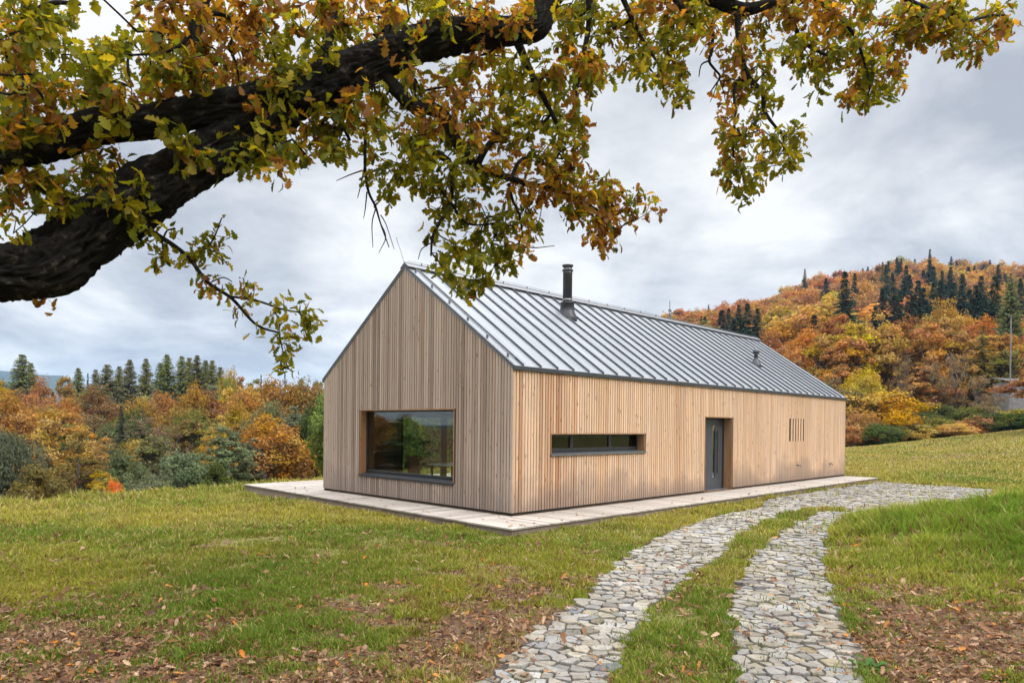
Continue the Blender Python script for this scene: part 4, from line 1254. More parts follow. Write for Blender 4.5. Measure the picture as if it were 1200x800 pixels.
# --- left, beyond the lawn: front row at the foot of the slope
LEFT = [
 ('bush0','willow',12,500,62,38,'dark grey-green bush at the lower left, leftmost below the slope'),
 ('airy0','tan',62,470,86,41,'large loose tan and olive tree standing in front of the orange trees at far left'),
 ('airy1','olive',92,505,64,37,'olive leafy bush-like tree just behind the tan tree at far left'),
 ('bush1','willow',142,532,58,36,'blue-grey willow bush right behind the small bright orange sapling'),
 ('column0','greygreen',180,500,46,40,'slim grey-green tree left of the dense blue-green willow bush'),
 ('bush0','willow',216,526,78,37,'dense wide blue-green willow bush in the middle of the left valley edge'),
 ('column1','willow',266,494,58,42,'tall blue-green willow standing close left of the round orange tree'),
 ('round0','orange',320,486,90,47,'round full orange tree at the lawn edge left of the house'),
 ('round2','green',372,468,52,50,'dark green tree squeezed between the round orange tree and the gable wall'),
 ('column2','willow',300,508,46,45,'low blue-green willow in the gap left under the round orange tree'),
 ('airy0','yellowgreen',120,548,50,33,'yellow-green scrub right behind the lawn crest near the bright orange sapling'),
 ('bush1','olive',40,548,70,34,'olive scrub behind the lawn crest at far left'),
 ('bush0','greygreen',180,552,60,33,'grey-green scrub behind the lawn crest below the slim grey-green tree'),
 ('bush1','green',255,545,50,37,'deep green scrub at the foot of the tall willow'),
 # middle layer
 ('round1','orange',12,462,62,62,'orange tree cut by the left edge of the photo'),
 ('round3','brown',40,472,56,66,'brown-orange tree beside the leftmost orange tree'),
 ('bare0','bareb',112,474,60,62,'pinkish half bare tree behind the small bright orange sapling'),
 ('spruce0','spruce',142,474,40,58,'dark spruce standing alone in the middle of the left woods'),
 ('bare1','bareb',165,476,56,64,'half bare grey tree right beside the lone dark spruce'),
 ('column1','olive',84,492,40,58,'slender olive tree in front of the half bare pinkish tree'),
 ('airy1','amber',108,508,42,56,'amber small tree beneath the pinkish half bare tree'),
 ('column0','olive',224,482,50,60,'olive slender tree above the dense wide willow bush'),
 ('bare0','bareb',198,486,50,58,'half bare brownish tree between the slim grey-green and the olive tree'),
 ('airy0','gold',247,505,36,55,'thin golden tree behind the tall blue-green willow'),
 ('round2','yellowgreen',280,470,44,66,'yellow-green tree above the tall blue-green willow'),
 ('round0','greygreen',312,470,62,62,'grey-green rounded tree peeping over the round orange tree'),
 ('column2','willow',346,470,54,60,'blue-green tree behind the right shoulder of the round orange tree'),
 ('airy1','tan',258,486,40,64,'tan thin tree left of the yellow-green tree'),
 ('spruce1','spruce',374,458,30,66,'dark spruce touching the left corner of the gable'),
 ('column1','olive',20,505,44,55,'olive slender tree beneath the leftmost orange tree'),
 ('airy0','olive',150,512,44,52,'olive thin tree under the lone dark spruce'),
 # rust layer
 ('round1','rust',112,456,62,92,'rust-red wide tree left of the amber one in the upper left woods'),
 ('round3','amber',165,462,54,86,'amber tree glowing between two rust-red trees'),
 ('round0','rust',196,460,56,92,'rust-red tree right of the amber tree, below the dark pines'),
 ('round2','orange',226,450,50,88,'orange tree with pointed top below the dark pines'),
 ('round1','rust',248,462,46,90,'small rust tree right of the pointed orange tree'),
 ('round3','orange',292,448,56,92,'orange tree left of the wide orange canopy beside the gable'),
 ('round0','orange',322,444,72,96,'wide orange canopy standing high behind the round orange tree'),
 ('round2','rust',360,446,58,98,'rust canopy meeting the gable wall high up'),
 ('column0','gold',267,444,28,94,'slim golden birch between the two orange canopies'),
 ('round3','rust',60,462,44,90,'rust tree behind the brown-orange tree at far left'),
 ('round1','orange',82,470,40,84,'low orange tree left of the rust-red wide tree'),
 # skyline
 ('pine0','pine',26,414,64,112,'tall ragged grey-green pine on the skyline at far left'),
 ('column2','gold',4,440,30,100,'golden birch at the left edge below the skyline pine'),
 ('column0','tan',76,431,28,112,'tall tan slender tree on the skyline right of the blue distant ridge'),
 ('pine1','pine',92,430,42,120,'grey-green pine right behind the tall tan slender tree'),
 ('farspruce0','spruce',103,436,17,116,'narrow dark spruce on the skyline between two pale pines'),
 ('pine0','greygreen',126,426,61,124,'pale spreading pine right of the narrow dark spruce'),
 ('pine1','greygreen',152,420,47,124,'pale pine with rounded top left of the pair of twin pines'),
 ('pine0','olive',171,419,44,124,'olive pine just left of the dense dark pine group'),
 ('pine1','pinegreen',196,414,50,128,'leftmost tall pine of the dense dark skyline group'),
 ('pine0','pinegreen',213,416,47,128,'second tall pine of the dense dark skyline group'),
 ('pine1','pinegreen',231,415,47,130,'third tall pine of the dense dark skyline group'),
 ('pine0','pinegreen',249,421,44,130,'rightmost tall pine of the dense dark skyline group'),
 ('pine1','pinegreen',188,424,47,130,'dark pine squeezed in at the left end of the skyline pine group'),
 ('pine0','pinegreen',222,418,47,134,'dark pine in the middle of the skyline pine group, behind the others'),
 ('pine1','pine',241,421,49,134,'paler pine between the third and rightmost skyline pines'),
 ('pine0','pine',258,429,44,132,'short pale pine at the right end of the skyline pine group'),
 ('pine1','olive',36,424,47,118,'olive pine right of the tall ragged skyline pine at far left'),
 ('pine0','greygreen',112,432,40,126,'grey-green pine between the narrow dark spruce and the pale spreading pine'),
 ('pine1','pine',140,428,42,128,'grey-green pine between two pale rounded skyline pines'),
 ('column0','olive',318,440,34,136,'olive tree on the skyline between the two small blue-green spruces'),
 ('column1','greygreen',298,439,30,138,'grey-green tree on the skyline left of the small blue-green spruces'),
 ('round0','yellowgreen',268,432,34,126,'yellow-green tree right of the dense dark skyline pines'),
 ('column1','tan',283,436,26,122,'tan slender tree before the skyline right of the pines'),
 ('spruce0','spruce',306,438,20,150,'small blue-green spruce on the skyline, left one of two'),
 ('spruce1','spruce',334,436,22,150,'small blue-green spruce on the skyline above the wide orange canopy'),
 ('column2','greygreen',352,438,30,140,'grey-green slender tree on the skyline above the rust canopy'),
 ('column0','olive',372,438,26,140,'olive tree on the skyline touching the left roof edge'),
 ('round1','brown',48,446,40,104,'brown tree below the gap with the blue ridge'),
 ('spruce1','spruce',62,458,34,98,'dark spruce in the hollow beneath the blue distant ridge'),
 ('spruce0','spruce',48,462,30,96,'dark spruce with broad skirt left in the hollow under the blue ridge'),
]
for key, col, px, yt, wp, d, lab in LEFT:
    plant(key, col, px, yt, wp, d, lab, group='trees of the valley wood left of the house')
# more of the same wood behind, so that no gap shows: only tops and slivers of these are seen
g_ = random.Random(4)
for i in range(46):
    px = g_.uniform(-20, 392); d = g_.choice([52, 70, 76, 104, 110, 118])
    yt = {52: 515, 70: 486, 76: 480, 104: 452, 110: 448, 118: 446}[d]+g_.uniform(-4, 12)
    if 40 < px < 78 and d > 100: yt += 22
    key = g_.choice(['round0', 'round1', 'round2', 'column1', 'airy0', 'pine1'] if d > 60 else ['round3', 'bush1', 'column2', 'airy1'])
    col = g_.choice(['rust', 'olive', 'brown', 'greygreen', 'pinegreen', 'green', 'bareb', 'olive'] if d > 60 else ['olive', 'willow', 'greygreen', 'tan', 'yellowgreen'])
    st = key.rstrip('0123456789')
    where = {52: 'low in the valley wood', 70: 'amid the valley wood', 76: 'amid the valley wood', 104: 'deep in the valley wood', 110: 'deep in the valley wood', 118: 'deep in the valley wood'}[d]
    side = 'below the tall tan skyline tree' if px < 130 else 'below the dark skyline pines' if px < 260 else 'left of the gable wall'
    plant(key, col, px, yt, g_.uniform(.85, 1.2)*{52: 56, 70: 56, 76: 52, 104: 46, 110: 44, 118: 40}[d], d,
          '%s %s %s, %s' % (WORD[col], KIND[st], where, side), group='half hidden trees of the left valley wood')
# outside the picture to the left: they are what the gable window mirrors
for i in range(22):
    px = -260-i*95+g_.uniform(-30, 30); d = g_.uniform(26, 40)
    key = g_.choice(['round0', 'round1', 'column1', 'bush0', 'airy0']); col = g_.choice(['olive', 'green', 'orange', 'yellowgreen', 'willow', 'brown'])
    plant(key, col, px, g_.uniform(425, 485), g_.uniform(120, 190), d, '%s %s left of the oak, mirrored in the gable window' % (WORD[col], KIND[key.rstrip('0123456789')]), group='trees mirrored in the gable window')
# sapling
sp_ = plant('bush2', 'bright', 134, 561, 22, 22.5, 'small bright orange-red sapling on the crest of the lawn at left', 'sapling', hmin=.9)

# --- right: wood at the foot of the hill
RIGHT = [
 ('bush0','goldgreen',1036,455,96,74,'broad yellow-green bush-like tree in front of the wood right of the house'),
 ('round0','gold',1012,432,56,80,'golden yellow tree rising behind the broad yellow-green one'),
 ('round3','olive',1000,452,60,76,'olive tree close to the right end of the house wall'),
 ('column0','olive',962,440,64,84,'olive-brown tall tree behind the far end of the roof'),
 ('column1','tan',935,418,60,92,'tan tall tree seen over the roof slope near its far end'),
 ('column2','tan',985,396,60,92,'big tan-brown tree above the far corner of the house'),
 ('column2','brown',1062,392,62,88,'tall copper-brown slender tree behind the yellow-green bush-like tree'),
 ('column0','tan',1096,376,66,94,'tall tan tree in the middle of the right wood'),
 ('column1','brown',1086,424,70,82,'brown slender tree right of the broad yellow-green one'),
 ('bush1','green',1106,476,64,75,'deep green tree low at the wood edge in the right half'),
 ('bush2','olive',1140,474,56,75,'mossy olive bush low at the wood edge left of the bare bush'),
 ('larch0','olive',1152,380,60,84,'tall layered dark larch near the right edge of the wood'),
 ('bare1','bareb',1166,458,52,72,'bare grey bush in front of the grey wooden shed'),
 ('bush0','yellowgreen',1194,478,44,70,'yellow-green thin bush under the grey wooden shed'),
 ('pine1','pine',1184,330,56,104,'tall green pine at the right edge reaching high against the hill'),
 ('column1','amber',1128,392,52,98,'amber slender tree left of the tall layered larch'),
 ('round1','orange',1198,402,54,100,'orange tree at the right edge below the tall green pine'),
 ('round3','orange',1020,380,72,104,'large orange tree above the golden yellow one'),
 ('round0','rust',1062,372,64,108,'rust-coloured tree above the copper-brown slender tree'),
 ('round2','orange',945,386,70,108,'large orange tree over the middle of the roof end slope'),
 ('round1','amber',1110,356,60,116,'amber crown high in the middle of the right wood'),
 ('spruce0','spruce',1168,412,40,92,'dark spruce half hidden behind the tall layered larch'),
 ('bush2','brown',1008,480,46,72,'brown low tree directly left of the broad yellow-green one'),
 ('bush1','olive',1162,478,50,76,'olive low tree behind the bare grey bush'),
 ('round0','orange',1150,372,54,112,'orange crown behind the tall layered larch'),
 ('round2','amber',982,372,60,116,'amber crown above the big tan-brown tree'),
 ('round1','rust',905,392,58,112,'rust crown just over the roof ridge end'),
]
for key, col, px, yt, wp, d, lab in RIGHT:
    plant(key, col, px, yt, wp, d, lab, group='trees at the foot of the right hill')
for i in range(16):
    px = 992+i*14+g_.uniform(-5, 5); col = g_.choice(['olive', 'brown', 'brown', 'tan', 'olive', 'green'])
    plant('bush%d' % g_.randrange(3), col, px, g_.uniform(494, 506)-(px-990)*.07, g_.uniform(32, 46), g_.uniform(69, 72), '%s scrub at the top edge of the right meadow' % WORD[col], 'bush', 'scrub along the right meadow edge', hmin=1.5, whole=False)
for i in range(9):
    px = 408+i*21; col = ['leafgreen', 'yellowgreen', 'leafgreen', 'leafgreen', 'leafgreen', 'leafgreen', 'yellowgreen', 'olive', 'green'][i]
    plant(['round1', 'bush0', 'round3'][i % 3], col, px, g_.uniform(438, 462), g_.uniform(70, 90), g_.uniform(40, 48), '%s %s behind the house, seen through the gable window' % (WORD[col], ['tree', 'bush', 'tree'][i % 3]), group='greenery behind the house')
for i in range(24):
    px = 968+i*10+g_.uniform(-6, 6); d = g_.uniform(84, 104); col = g_.choice(['amber', 'amber', 'orange', 'olive', 'orange', 'tan', 'gold'])
    key = g_.choice(['column0', 'column1', 'column2'])
    pos = 'near the house end' if px < 1040 else 'behind the wood edge bushes' if px < 1130 else 'close to the grey shed'
    plant(key, col, px, g_.uniform(358, 412), g_.uniform(44, 60), d, 'tall %s %s of the right wood %s' % (WORD[col], KIND[key.rstrip('0123456789')], pos), group='tall trees of the right wood')
for i, (px, yt, wp, d, lab) in enumerate([(1058, 404, 30, 79, 'half bare grey tree with visible stem right of the yellow-green bush'), (1092, 412, 34, 80, 'thin half bare tree amid the right wood'), (1122, 402, 38, 79, 'half bare tree left of the dark larch'), (976, 430, 40, 80, 'half bare tree rising over the far eave of the house'), (1146, 432, 36, 78, 'half bare twiggy tree beside the grey shed')]):
    plant('bare%d' % (i % 2), 'bareb', px, yt, wp, d, lab, group='half bare trees of the right wood')
# --- the hill: rows going up the slope
g_ = random.Random(12)
placed = []
def hill_label(col, kind, px, d, yt):
    if d < 170: z = 'on the lowest slope of the hill'
    elif d < 260: z = 'halfway up the hill'
    elif d < 350: z = 'on the upper slope of the hill'
    else: z = 'along the hill crest'
    p = 'just over the roof' if px < 900 else 'above the far roof end' if px < 1000 else 'above the yellow-green bush' if px < 1070 else 'above the dark larch' if px < 1140 else 'by the tall green pine'
    return '%s %s %s, %s' % (WORD[col], kind, z, p)
def hill_spot(px, yt, h):
    best = None
    for d in np.arange(125, 402, 4.):
        x = (px-600)/817*d
        zt = float(gz(x, d))+h
        v = Vector((x, d, zt))-CAM
        e = abs(CY-F_PX*v.dot(cu)/v.dot(fw)-yt)
        if best is None or e < best[0]: best = (e, d, CY-F_PX*v.dot(cu)/v.dot(fw))
    return best[1], max(yt, best[2]-8)
HILLCON = [(1041,305),(1051,301),(1072,303),(1090,306),(1094,311),(1114,312),(1121,306),(1135,312),(1142,311),(1153,309),(1160,304),(1170,309),(1178,320),(1196,325),(990,317),(1011,314),(1017,312),
 (1034,337),(1026,358),(1059,328),(1066,321),(1076,327),(1055,339),(1048,345),(1082,336),(1094,330),(1103,327),(1109,333),(1118,330),(1127,333),(1136,339),(1144,333),(1148,342),(1153,351),(1085,351),(1079,363),(1052,366),(1070,345),(1130,345),(1139,348),(1116,342),(1090,357),(1084,369),(1064,352),(1100,345),(1108,352),(1124,354),
 (792,375),(826,370),(846,362),(854,360),(866,356),(876,354),(870,376),(878,382),(866,370),(888,360),(968,325),(954,368),(860,372),(884,374),(1046,318),(1062,310),(1082,316),(1104,316),(1128,320),(1150,322),(1166,322)]
for i, (px, yt) in enumerate(HILLCON):
    hgt_ = g_.uniform(15, 21); d, yt = hill_spot(px, yt, hgt_)
    x = (px-600)/817*d
    placed.append((x, d))
    lab = hill_label('spruce', 'spruce', px, d, yt)
    plant('farspruce%d' % (i % 2), 'spruce', px, yt, g_.uniform(8.0, 11)/d*817, d, lab, group='dark spruces on the right hill', hmin=hgt_*.7, whole=False)
tries = 0
while len(placed) < 335 and tries < 20000:
    tries += 1
    px = g_.uniform(775, 1225)
    d = 118+(405-118)*g_.random()**.75
    wp = g_.uniform(10, 15)/d*817
    x = (px-600)/817*d
    if any((x-a)**2+(d-b)**2 < (4.6+d*.008)**2 for a, b in placed): continue
    zb = float(gz(x, d))
    # conifers in the dark belts
    con = .05
    placed.append((x, d))
    if g_.random() < con:
        kk = 'farspruce%d' % g_.randrange(2); col = 'spruce' if g_.random() < .85 else 'pine'
        hh = g_.uniform(12, 24); wp = g_.uniform(6.5, 9.0)/d*817
    else:
        kk = 'farbroad%d' % g_.randrange(3)
        col = g_.choices(['orange', 'rust', 'amber', 'gold', 'brown', 'olive'], [5.5, 4.5, 4, 1.0, 2.2, 1.6 if d < 220 else 1.0])[0]
        hh = g_.uniform(10, 16)
    top = CAM+(at(px, 500, d)-CAM)
    # pixel of the crown top from the real height
    v = Vector((top.x, top.y, zb+hh))-CAM
    depth = v.dot(fw); yt = CY-F_PX*v.dot(cu)/depth; pxx = 600+F_PX*v.dot(cr)/depth
    lab = hill_label(col, KIND[kk.rstrip('0123456789')], px, d, yt)
    plant(kk, col, pxx, yt, wp, d, lab, group='dark spruces on the right hill' if col == 'spruce' else '%s trees on the right hill' % WORD[col], whole=False, jitter=.16)
# right of the frame and behind, mirrored in the side glazing
for i in range(14):
    px = 1260+i*120+g_.uniform(-30, 30); d = g_.uniform(38, 56)
    key = g_.choice(['round0', 'round3', 'column1', 'airy0']); col = g_.choice(['olive', 'amber', 'orange', 'yellowgreen', 'brown'])
    plant(key, col, px, g_.uniform(380, 450), g_.uniform(100, 150), d, '%s %s right of the meadow, mirrored in the slit window' % (WORD[col], KIND[key.rstrip('0123456789')]), group='trees mirrored in the slit window')

# ------------------------------------------------------------------ shed, utility pole, mast
sx = at(1184, 446, 77)
szb = float(gz(sx.x+2.6, sx.y+1.6))
shed = empty('wooden_shed', (sx.x+2.6, sx.y+1.6, szb), -.12)
tag(shed, 'small grey weathered wooden shed at the right edge before the wood', 'shed')
sh = sx.z-szb
mb = MB()
for k in range(int(sh/.2)):
    mb.box(-2.4, 2.4, -1.6, -1.57, k*.2, k*.2+.19)
mb.box(-2.38, 2.38, -1.565, 1.6, -1.5, sh-.1)
mb.build('wall', M_GREYWOOD, shed)
mb = MB(); mb.hexa([(-2.55, -1.9, sh-.02), (2.7, -1.9, sh-.3), (2.7, 2.0, sh+.3), (-2.55, 2.0, sh+.5), (-2.55, -1.9, sh+.06), (2.7, -1.9, sh-.2), (2.7, 2.0, sh+.4), (-2.55, 2.0, sh+.6)])
mb.build('roof', M_SILL, shed)
p0 = at(1185, 370, 77); zb = float(gz(p0.x, p0.y))
pole = empty('utility_pole', (p0.x, p0.y, zb)); tag(pole, 'thin pale wooden pole beside the grey shed at the right edge', 'pole')
mb = MB(); mb.tube([(0, 0, -.5), (0, 0, p0.z-zb)], [.08, .06], 10); mb.build('shaft', M_GREYWOOD, pole)
mb = MB(); mb.box(-.12, .12, -.12, .12, p0.z-zb, p0.z-zb+.06); mb.build('cap', M_GREYWOOD, pole)
p0 = at(785, 352, 120); zb = float(gz(p0.x, p0.y))
mast = empty('radio_mast', (p0.x, p0.y, zb)); tag(mast, 'thin lattice mast showing its tip above the roof ridge', 'mast')
mb = MB(); mb.tube([(0, 0, 0), (0, 0, p0.z-zb)], [.13, .06], 8); mb.build('shaft', M_SILL, mast)
mb = MB()
for dz in (1.9, 2.6, 3.1): mb.box(-.22, .22, -.22, .22, p0.z-zb-dz, p0.z-zb-dz+.35)
mb.build('antenna', M_SILL, mast)

# ------------------------------------------------------------------ grass and fallen leaves
def visible(x, y, pad=.08):
    return (np.abs(x/np.maximum(y, .1)) < .735+pad) & (y > 3.8)
def off_build(x, y):
    s, t = to_house(x, y)
    in_deck = ((s > -1.21) & (s < L+.02) & (t > -1.21) & (t < W+.05)) | ((s > -1.21) & (s < 9.0) & (t > -1.21) & (t < 10.34))
    return ~in_deck
def build_grass():
    rng = np.random.default_rng(3)
    n = 2600000
    # density falls with distance: sample in log depth
    dd = 4.0*np.exp(rng.random(n)*math.log(78/4.0)*.995)
    uu = rng.uniform(-.92, 1.08, n)
    x = uu*dd; y = dd
    e = (x+10)*-.785+(y-20.7)*.62
    keep = off_build(x, y) & (~on_stone(x, y, .10) | (rng.random(n) < .035*(vnoise(x*1.3, y*1.3, 55) > .55))) & (e < np.where(uu > .2, 60, 3.5))
    b = bare(x, y)
    tuft = fbm(x*2.2, y*2.2, 41, 3)
    p = (1-.90*b)*np.clip(.42+1.9*(tuft-.36), .10, 1)
    # the strip between the tracks and the near lawn are thinner
    keep &= rng.random(n) < p*np.where(dd < 9, .9, 1)
    x = x[keep]; y = y[keep]; b = b[keep]; tuft = tuft[keep]
    d = np.hypot(x, y); n = len(x)
    z = gz(x, y)-.005
    bank_ = np.clip(1.5*np.exp(-((x-7.9)/2.1)**2-((y-11.2)/2.7)**2), 0, 1)
    hgt = (.035+.055*rng.random(n)**1.5)*(.55+.9*tuft)*(1+1.7*bank_)*(1-.35*b)
    hgt *= (.45+1.1*fbm(x*3.3, y*3.3, 77, 3))*(1+.7*sstep(10, 20, d))
    edge = np.exp(-(((x+10)*-.785+(y-20.7)*.62+.6)/1.2)**2)*(x < 0)
    hgt *= 1+.9*edge*rng.random(n)
    wid = np.clip(.0028+.0011*d, .004, .06)*rng.uniform(.6, 1.3, n)
    ang = rng.uniform(0, 2*PI, n)
    lean = rng.uniform(.15, 1.0, n)*hgt
    la = ang+rng.uniform(-1.2, 1.2, n)
    dx, dy = np.cos(ang), np.sin(ang)
    lx, ly = np.cos(la+PI/2)*lean, np.sin(la+PI/2)*lean
    V = np.zeros((n, 5, 3), np.float32)
    V[:, 0] = np.stack([x-dx*wid/2, y-dy*wid/2, z], 1)
    V[:, 1] = np.stack([x+dx*wid/2, y+dy*wid/2, z], 1)
    V[:, 2] = np.stack([x+dx*wid*.38+lx*.35, y+dy*wid*.38+ly*.35, z+hgt*.62], 1)
    V[:, 3] = np.stack([x-dx*wid*.38+lx*.35, y-dy*wid*.38+ly*.35, z+hgt*.62], 1)
    V[:, 4] = np.stack([x+lx, y+ly, z+hgt], 1)
    i = (np.arange(n)*5)[:, None]
    q = i+np.array([[0, 1, 2, 3]]); t = i+np.array([[3, 2, 4]])
    c0 = np.array([.112, .178, .017]); c1 = np.array([.31, .282, .034]); c2 = np.array([.40, .32, .12]); c3 = np.array([.17, .085, .03])
    f = fbm(x*.33, y*.33, 51, 4); far = sstep(9, 20, d)
    yel = np.clip((f-.36)*2.8+.40*far+rng.normal(0, .22, n), 0, 1)
    lush = bank_+np.exp(-((x-2.3)/1.2)**2-((y-9)/5)**2)*.5
    yel = np.clip(yel-.7*lush, 0, 1)
    col = (c0+(c1-c0)*yel[:, None])*(1+.30*bank_)[:, None]
    pat = fbm(x*1.4, y*1.4, 71, 4)
    dryp = np.clip(.10+.9*np.clip(pat-.52, 0, 1)+.26*far*f*1.6+.20*sstep(24, 40, y)*(x > 10), 0, .7)
    dryp = dryp*(1-.7*bank_)
    dry = rng.random(n) < dryp
    col[dry] = c2*rng.uniform(.7, 1.1, (dry.sum(), 1))
    br = rng.random(n) < .07+.15*b+1.0*np.clip(.42-pat, 0, .3)
    col[br] = c3*rng.uniform(.7, 1.3, (br.sum(), 1))
    col *= rng.uniform(.75, 1.25, (n, 1))
    T = np.repeat(col, 5, axis=0)
    o = mesh_np('grass', V.reshape(-1, 3), [q, t], M_GRASS, None, {'tone': np.clip(T, 0, 1)})
    tag(o, 'short autumn grass of the meadow round the house', 'grass', kind='stuff')
build_grass()

def build_litter():
    rng = np.random.default_rng(8)
    n = 210000
    dd = 4.0*np.exp(rng.random(n)*math.log(26/4.0)); uu = rng.uniform(-.90, 1.0, n)
    x = uu*dd; y = dd
    b = bare(x, y)
    f = fbm(x*.6, y*.6, 61, 4); st = on_stone(x, y)
    p = (.055+.50*b+.22*np.clip((f-.5)*4, 0, 1)*(1-sstep(9, 18, dd)))*np.where(st, .22, 1)*(1-.55*sstep(8, 16, dd))
    e = (x+10)*-.785+(y-20.7)*.62
    keep = (rng.random(n) < p) & off_build(x, y) & (e < .5)
    # a few blown on to the deck edge and the strips
    x = x[keep]; y = y[keep]; b = b[keep]; st = st[keep]; n = len(x)
    z = gz(x, y)+np.where(st, .036, .006)+rng.uniform(0, .014, n)+.035*(1-b)*rng.random(n)*(~st)
    a = rng.uniform(0, 2*PI, n)
    D = np.stack([np.cos(a), np.sin(a), rng.normal(0, .22, n)], 1)
    Nn = np.stack([rng.normal(0, .38, n), rng.normal(0, .38, n), np.ones(n)], 1)
    pal = np.array([(.22, .115, .06), (.30, .175, .10), (.36, .235, .15), (.15, .07, .038), (.42, .19, .05), (.10, .05, .03), (.44, .30, .19)])
    w = np.array([.24, .18, .11, .20, .05, .17, .05])
    col = pal[rng.choice(7, n, p=w)]*rng.uniform(.75, 1.2, (n, 1))
    br = rng.random(n) < .014; col[br] = np.array([.58, .20, .03])*rng.uniform(.8, 1.1, (br.sum(), 1))
    ln = np.where(rng.random(n) < .72, rng.uniform(.018, .048, n), rng.uniform(.055, .105, n))*(.6+.4*np.clip(np.hypot(x, y)/9, 0, 1.4))
    V, Q, T = make_leaves(np.stack([x, y, z], 1), D, Nn, ln, col, rng.uniform(-1.2, .8, n), rng.uniform(-.2, .9, n), rng.uniform(.8, 1.3, n), rng)
    o = mesh_np('fallen_leaves', V, Q, M_GRASS, None, {'tone': np.clip(T, 0, 1)})
    tag(o, 'brown oak leaves strewn over bare soil and grass', 'fallen leaves', kind='stuff')
build_litter()
def deck_leaves():
    rng = np.random.default_rng(18)
    n = 90
    s_ = rng.uniform(-1.15, 17, n); t_ = np.where(rng.random(n) < .6, -1.15+abs(rng.normal(0, .25, n)), rng.uniform(-1.1, -.05, n))
    k = rng.random(n) < .3
    s_[k] = rng.uniform(-1.0, -.1, k.sum()); t_[k] = rng.uniform(-.9, 9, k.sum())
    x = HC.x+A2[0]*s_+B2[0]*t_; y = HC.y+A2[1]*s_+B2[1]*t_
    a = rng.uniform(0, 2*PI, n)
    D = np.stack([np.cos(a), np.sin(a), rng.normal(0, .12, n)], 1)
    pal = np.array([(.22, .115, .06), (.30, .175, .10), (.15, .07, .038), (.42, .19, .05)])
    V, Q, T = make_leaves(np.stack([x, y, np.full(n, .010)], 1), D, np.tile([0, 0, 1.], (n, 1))+rng.normal(0, .15, (n, 3)), rng.uniform(.05, .10, n), pal[rng.integers(0, 4, n)], rng.uniform(-.6, .2, n), rng.uniform(0, .6, n), rng.uniform(.9, 1.3, n), rng)
    o = mesh_np('fallen_leaves', V, Q, M_GRASS, None, {'tone': T})
    tag(o, 'scattered brown oak leaves blown on to the timber terrace', 'fallen leaves', kind='stuff')
deck_leaves()

# bright curled leaf heaps that stand out on the lawn are part of the litter; one leafy weed stands alone by the right track
wp_ = at(1018, 785, 5.75)
wz = float(gz(wp_.x, wp_.y))
weed = empty('weed_plant', (wp_.x, wp_.y, wz)); tag(weed, 'small dark green leafy weed beside the right stone track', 'plant')
rg = np.random.default_rng(2)
n = 26
a = rg.uniform(0, 2*PI, n)
D = np.stack([np.cos(a), np.sin(a), rg.uniform(.1, 1.0, n)], 1)
V, Q, T = make_leaves(np.stack([rg.normal(0, .05, n), rg.normal(0, .05, n), rg.uniform(0, .04, n)], 1), D, np.tile([0, 0, 1.], (n, 1))+rg.normal(0, .2, (n, 3)), rg.uniform(.06, .11, n), np.array([[.05, .11, .025]])*rg.uniform(.7, 1.4, (n, 1)), rg.uniform(.2, 1, n), rg.uniform(0, .3, n), rg.uniform(1, 1.6, n), rg)
mesh_np('leaves', V, Q, M_GRASS, weed, {'tone': T})

# ------------------------------------------------------------------ haze
HAZE = True
if HAZE:
    mb = MB(); mb.box(-4300, 4300, -4300, 4300, -30, 262)
    m, nt, out = new_mat('pale air')
    pv = N(nt, 'ShaderNodeVolumePrincipled'); pv.inputs['Color'].default_value = (.46, .70, 1.0, 1); pv.inputs['Density'].default_value = .00012; pv.inputs['Anisotropy'].default_value = .2
    nt.links.new(pv.outputs[0], out.inputs['Volume'])
    hz = mb.build('haze', m); tag(hz, kind='stuff')
    hz.visible_shadow = True

# ------------------------------------------------------------------ sky and sun
SUN_EL, SUN_AZ = math.radians(42), math.radians(118)    # azimuth from +Y towards +X
Wd = bpy.data.worlds.new('World'); S.world = Wd; Wd.use_nodes = True
nt = Wd.node_tree; nt.nodes.clear()
out = nt.nodes.new('ShaderNodeOutputWorld')
sky = nt.nodes.new('ShaderNodeTexSky'); sky.sky_type = 'NISHITA'; sky.sun_disc = False
sky.sun_elevation = SUN_EL; sky.sun_rotation = SUN_AZ
bg1 = nt.nodes.new('ShaderNodeBackground'); bg1.inputs['Strength'].default_value = .09
nt.links.new(sky.outputs[0], bg1.inputs['Color'])
tc = N(nt, 'ShaderNodeTexCoord')
sx_ = N(nt, 'ShaderNodeSeparateXYZ'); nt.links.new(tc.outputs['Generated'], sx_.inputs[0])
zc = mth(nt, 'MAXIMUM', sx_.outputs[2], .0)
den = mth(nt, 'ADD', zc, .26)
cx_ = mth(nt, 'DIVIDE', sx_.outputs[0], den); cy_ = mth(nt, 'DIVIDE', sx_.outputs[1], den)
cv = N(nt, 'ShaderNodeCombineXYZ'); nt.links.new(cx_, cv.inputs[0]); nt.links.new(cy_, cv.inputs[1])
cv.inputs[2].default_value = 2.3
n1 = noise(nt, 1.5, 7, cv.outputs[0], .55); n1.inputs['Distortion'].default_value = .6
n2 = noise(nt, 4.2, 6, cv.outputs[0], .6)
nn_ = mth(nt, 'ADD', mth(nt, 'MULTIPLY', n1.outputs[0], .72), mth(nt, 'MULTIPLY', n2.outputs[0], .28))
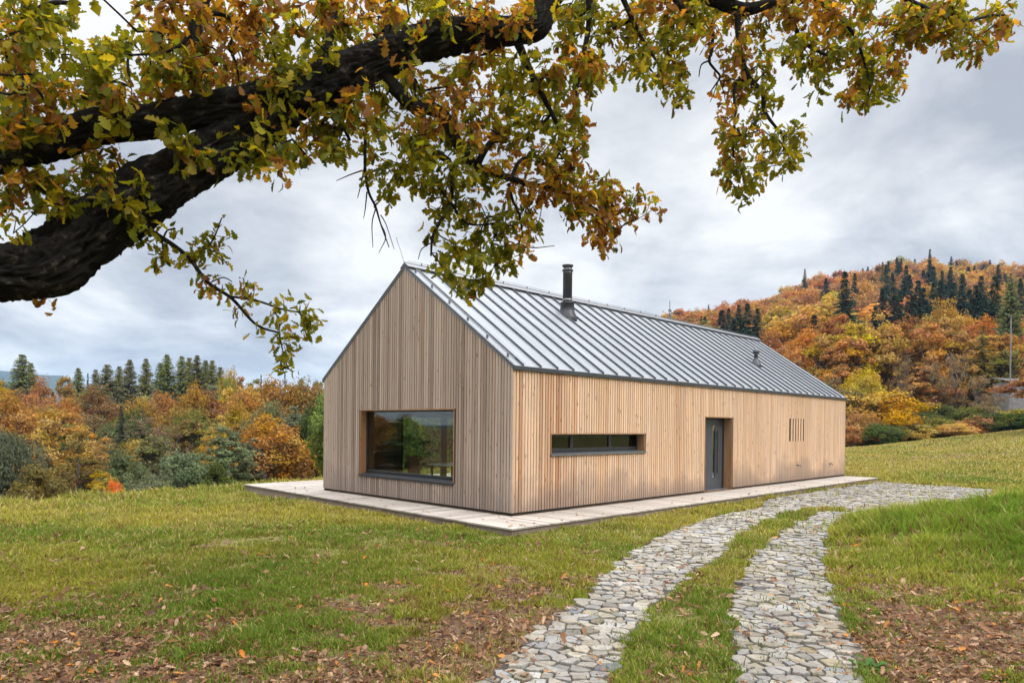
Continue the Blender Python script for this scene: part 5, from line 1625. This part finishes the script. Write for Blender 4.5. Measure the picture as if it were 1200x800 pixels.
# two heavier cloud banks, where the photograph has them
def bank_dir(px, py, lo, hi):
    d_ = (at(px, py, 10)-CAM).normalized()
    vm = N(nt, 'ShaderNodeVectorMath'); vm.operation = 'DOT_PRODUCT'
    nrm = N(nt, 'ShaderNodeVectorMath'); nrm.operation = 'NORMALIZE'; nt.links.new(tc.outputs['Generated'], nrm.inputs[0])
    nt.links.new(nrm.outputs[0], vm.inputs[0]); vm.inputs[1].default_value = d_
    mr = N(nt, 'ShaderNodeMapRange'); mr.interpolation_type = 'SMOOTHSTEP'
    mr.inputs['From Min'].default_value = math.cos(math.radians(lo)); mr.inputs['From Max'].default_value = math.cos(math.radians(hi))
    nt.links.new(vm.outputs['Value'], mr.inputs['Value'])
    return mr.outputs[0]
k1 = mth(nt, 'MULTIPLY', bank_dir(1190, 195, 14, 1), .19)
k2 = mth(nt, 'MULTIPLY', bank_dir(150, 370, 16, 3), .07)
k3 = mth(nt, 'MULTIPLY', bank_dir(1000, 215, 14, 2), -.035)
nn_ = mth(nt, 'SUBTRACT', mth(nt, 'SUBTRACT', mth(nt, 'SUBTRACT', nn_, k1), k2), k3)
cr_ = ramp(nt, nn_, [(.33, (.35, .365, .41)), (.42, (.485, .50, .53)), (.49, (.615, .622, .635)), (.56, (.75, .75, .745))])
# overhead cloud, outside the frame, boosted to light the ground
br_ = N(nt, 'ShaderNodeMapRange'); br_.interpolation_type = 'SMOOTHSTEP'
br_.inputs['From Min'].default_value = .50; br_.inputs['From Max'].default_value = .92; br_.inputs['To Min'].default_value = 1.0; br_.inputs['To Max'].default_value = 7.0
nt.links.new(sx_.outputs[2], br_.inputs['Value'])
bg2 = nt.nodes.new('ShaderNodeBackground'); nt.links.new(cr_.outputs[0], bg2.inputs['Color']); nt.links.new(br_.outputs[0], bg2.inputs['Strength'])
mxs = nt.nodes.new('ShaderNodeMixShader'); mxs.inputs[0].default_value = .965
nt.links.new(bg1.outputs[0], mxs.inputs[1]); nt.links.new(bg2.outputs[0], mxs.inputs[2])
nt.links.new(mxs.outputs[0], out.inputs['Surface'])

sl = bpy.data.lights.new('sun', 'SUN'); sl.energy = 1.5; sl.angle = math.radians(14); sl.color = (1.0, .95, .87)
so = bpy.data.objects.new('sun', sl); COL.objects.link(so)
sd = Vector((math.sin(SUN_AZ)*math.cos(SUN_EL), math.cos(SUN_AZ)*math.cos(SUN_EL), math.sin(SUN_EL)))
so.rotation_euler = sd.to_track_quat('Z', 'Y').to_euler()
so.location = (20, -10, 40)

vs_ = S.view_settings
S.display_settings.display_device = 'sRGB'
vs_.view_transform = 'Standard'; vs_.look = 'None'; vs_.exposure = 0.45; vs_.gamma = 1.0; vs_.use_curve_mapping = False
S.render.engine = 'CYCLES'
S.cycles.max_bounces = 8; S.cycles.diffuse_bounces = 3; S.cycles.glossy_bounces = 3; S.cycles.transparent_max_bounces = 8; S.cycles.transmission_bounces = 4; S.cycles.volume_bounces = 0
S.cycles.use_denoising = True

print('STRETCH', np.percentile(STRETCH, [0, 5, 25, 50, 75, 95, 100]).round(2))
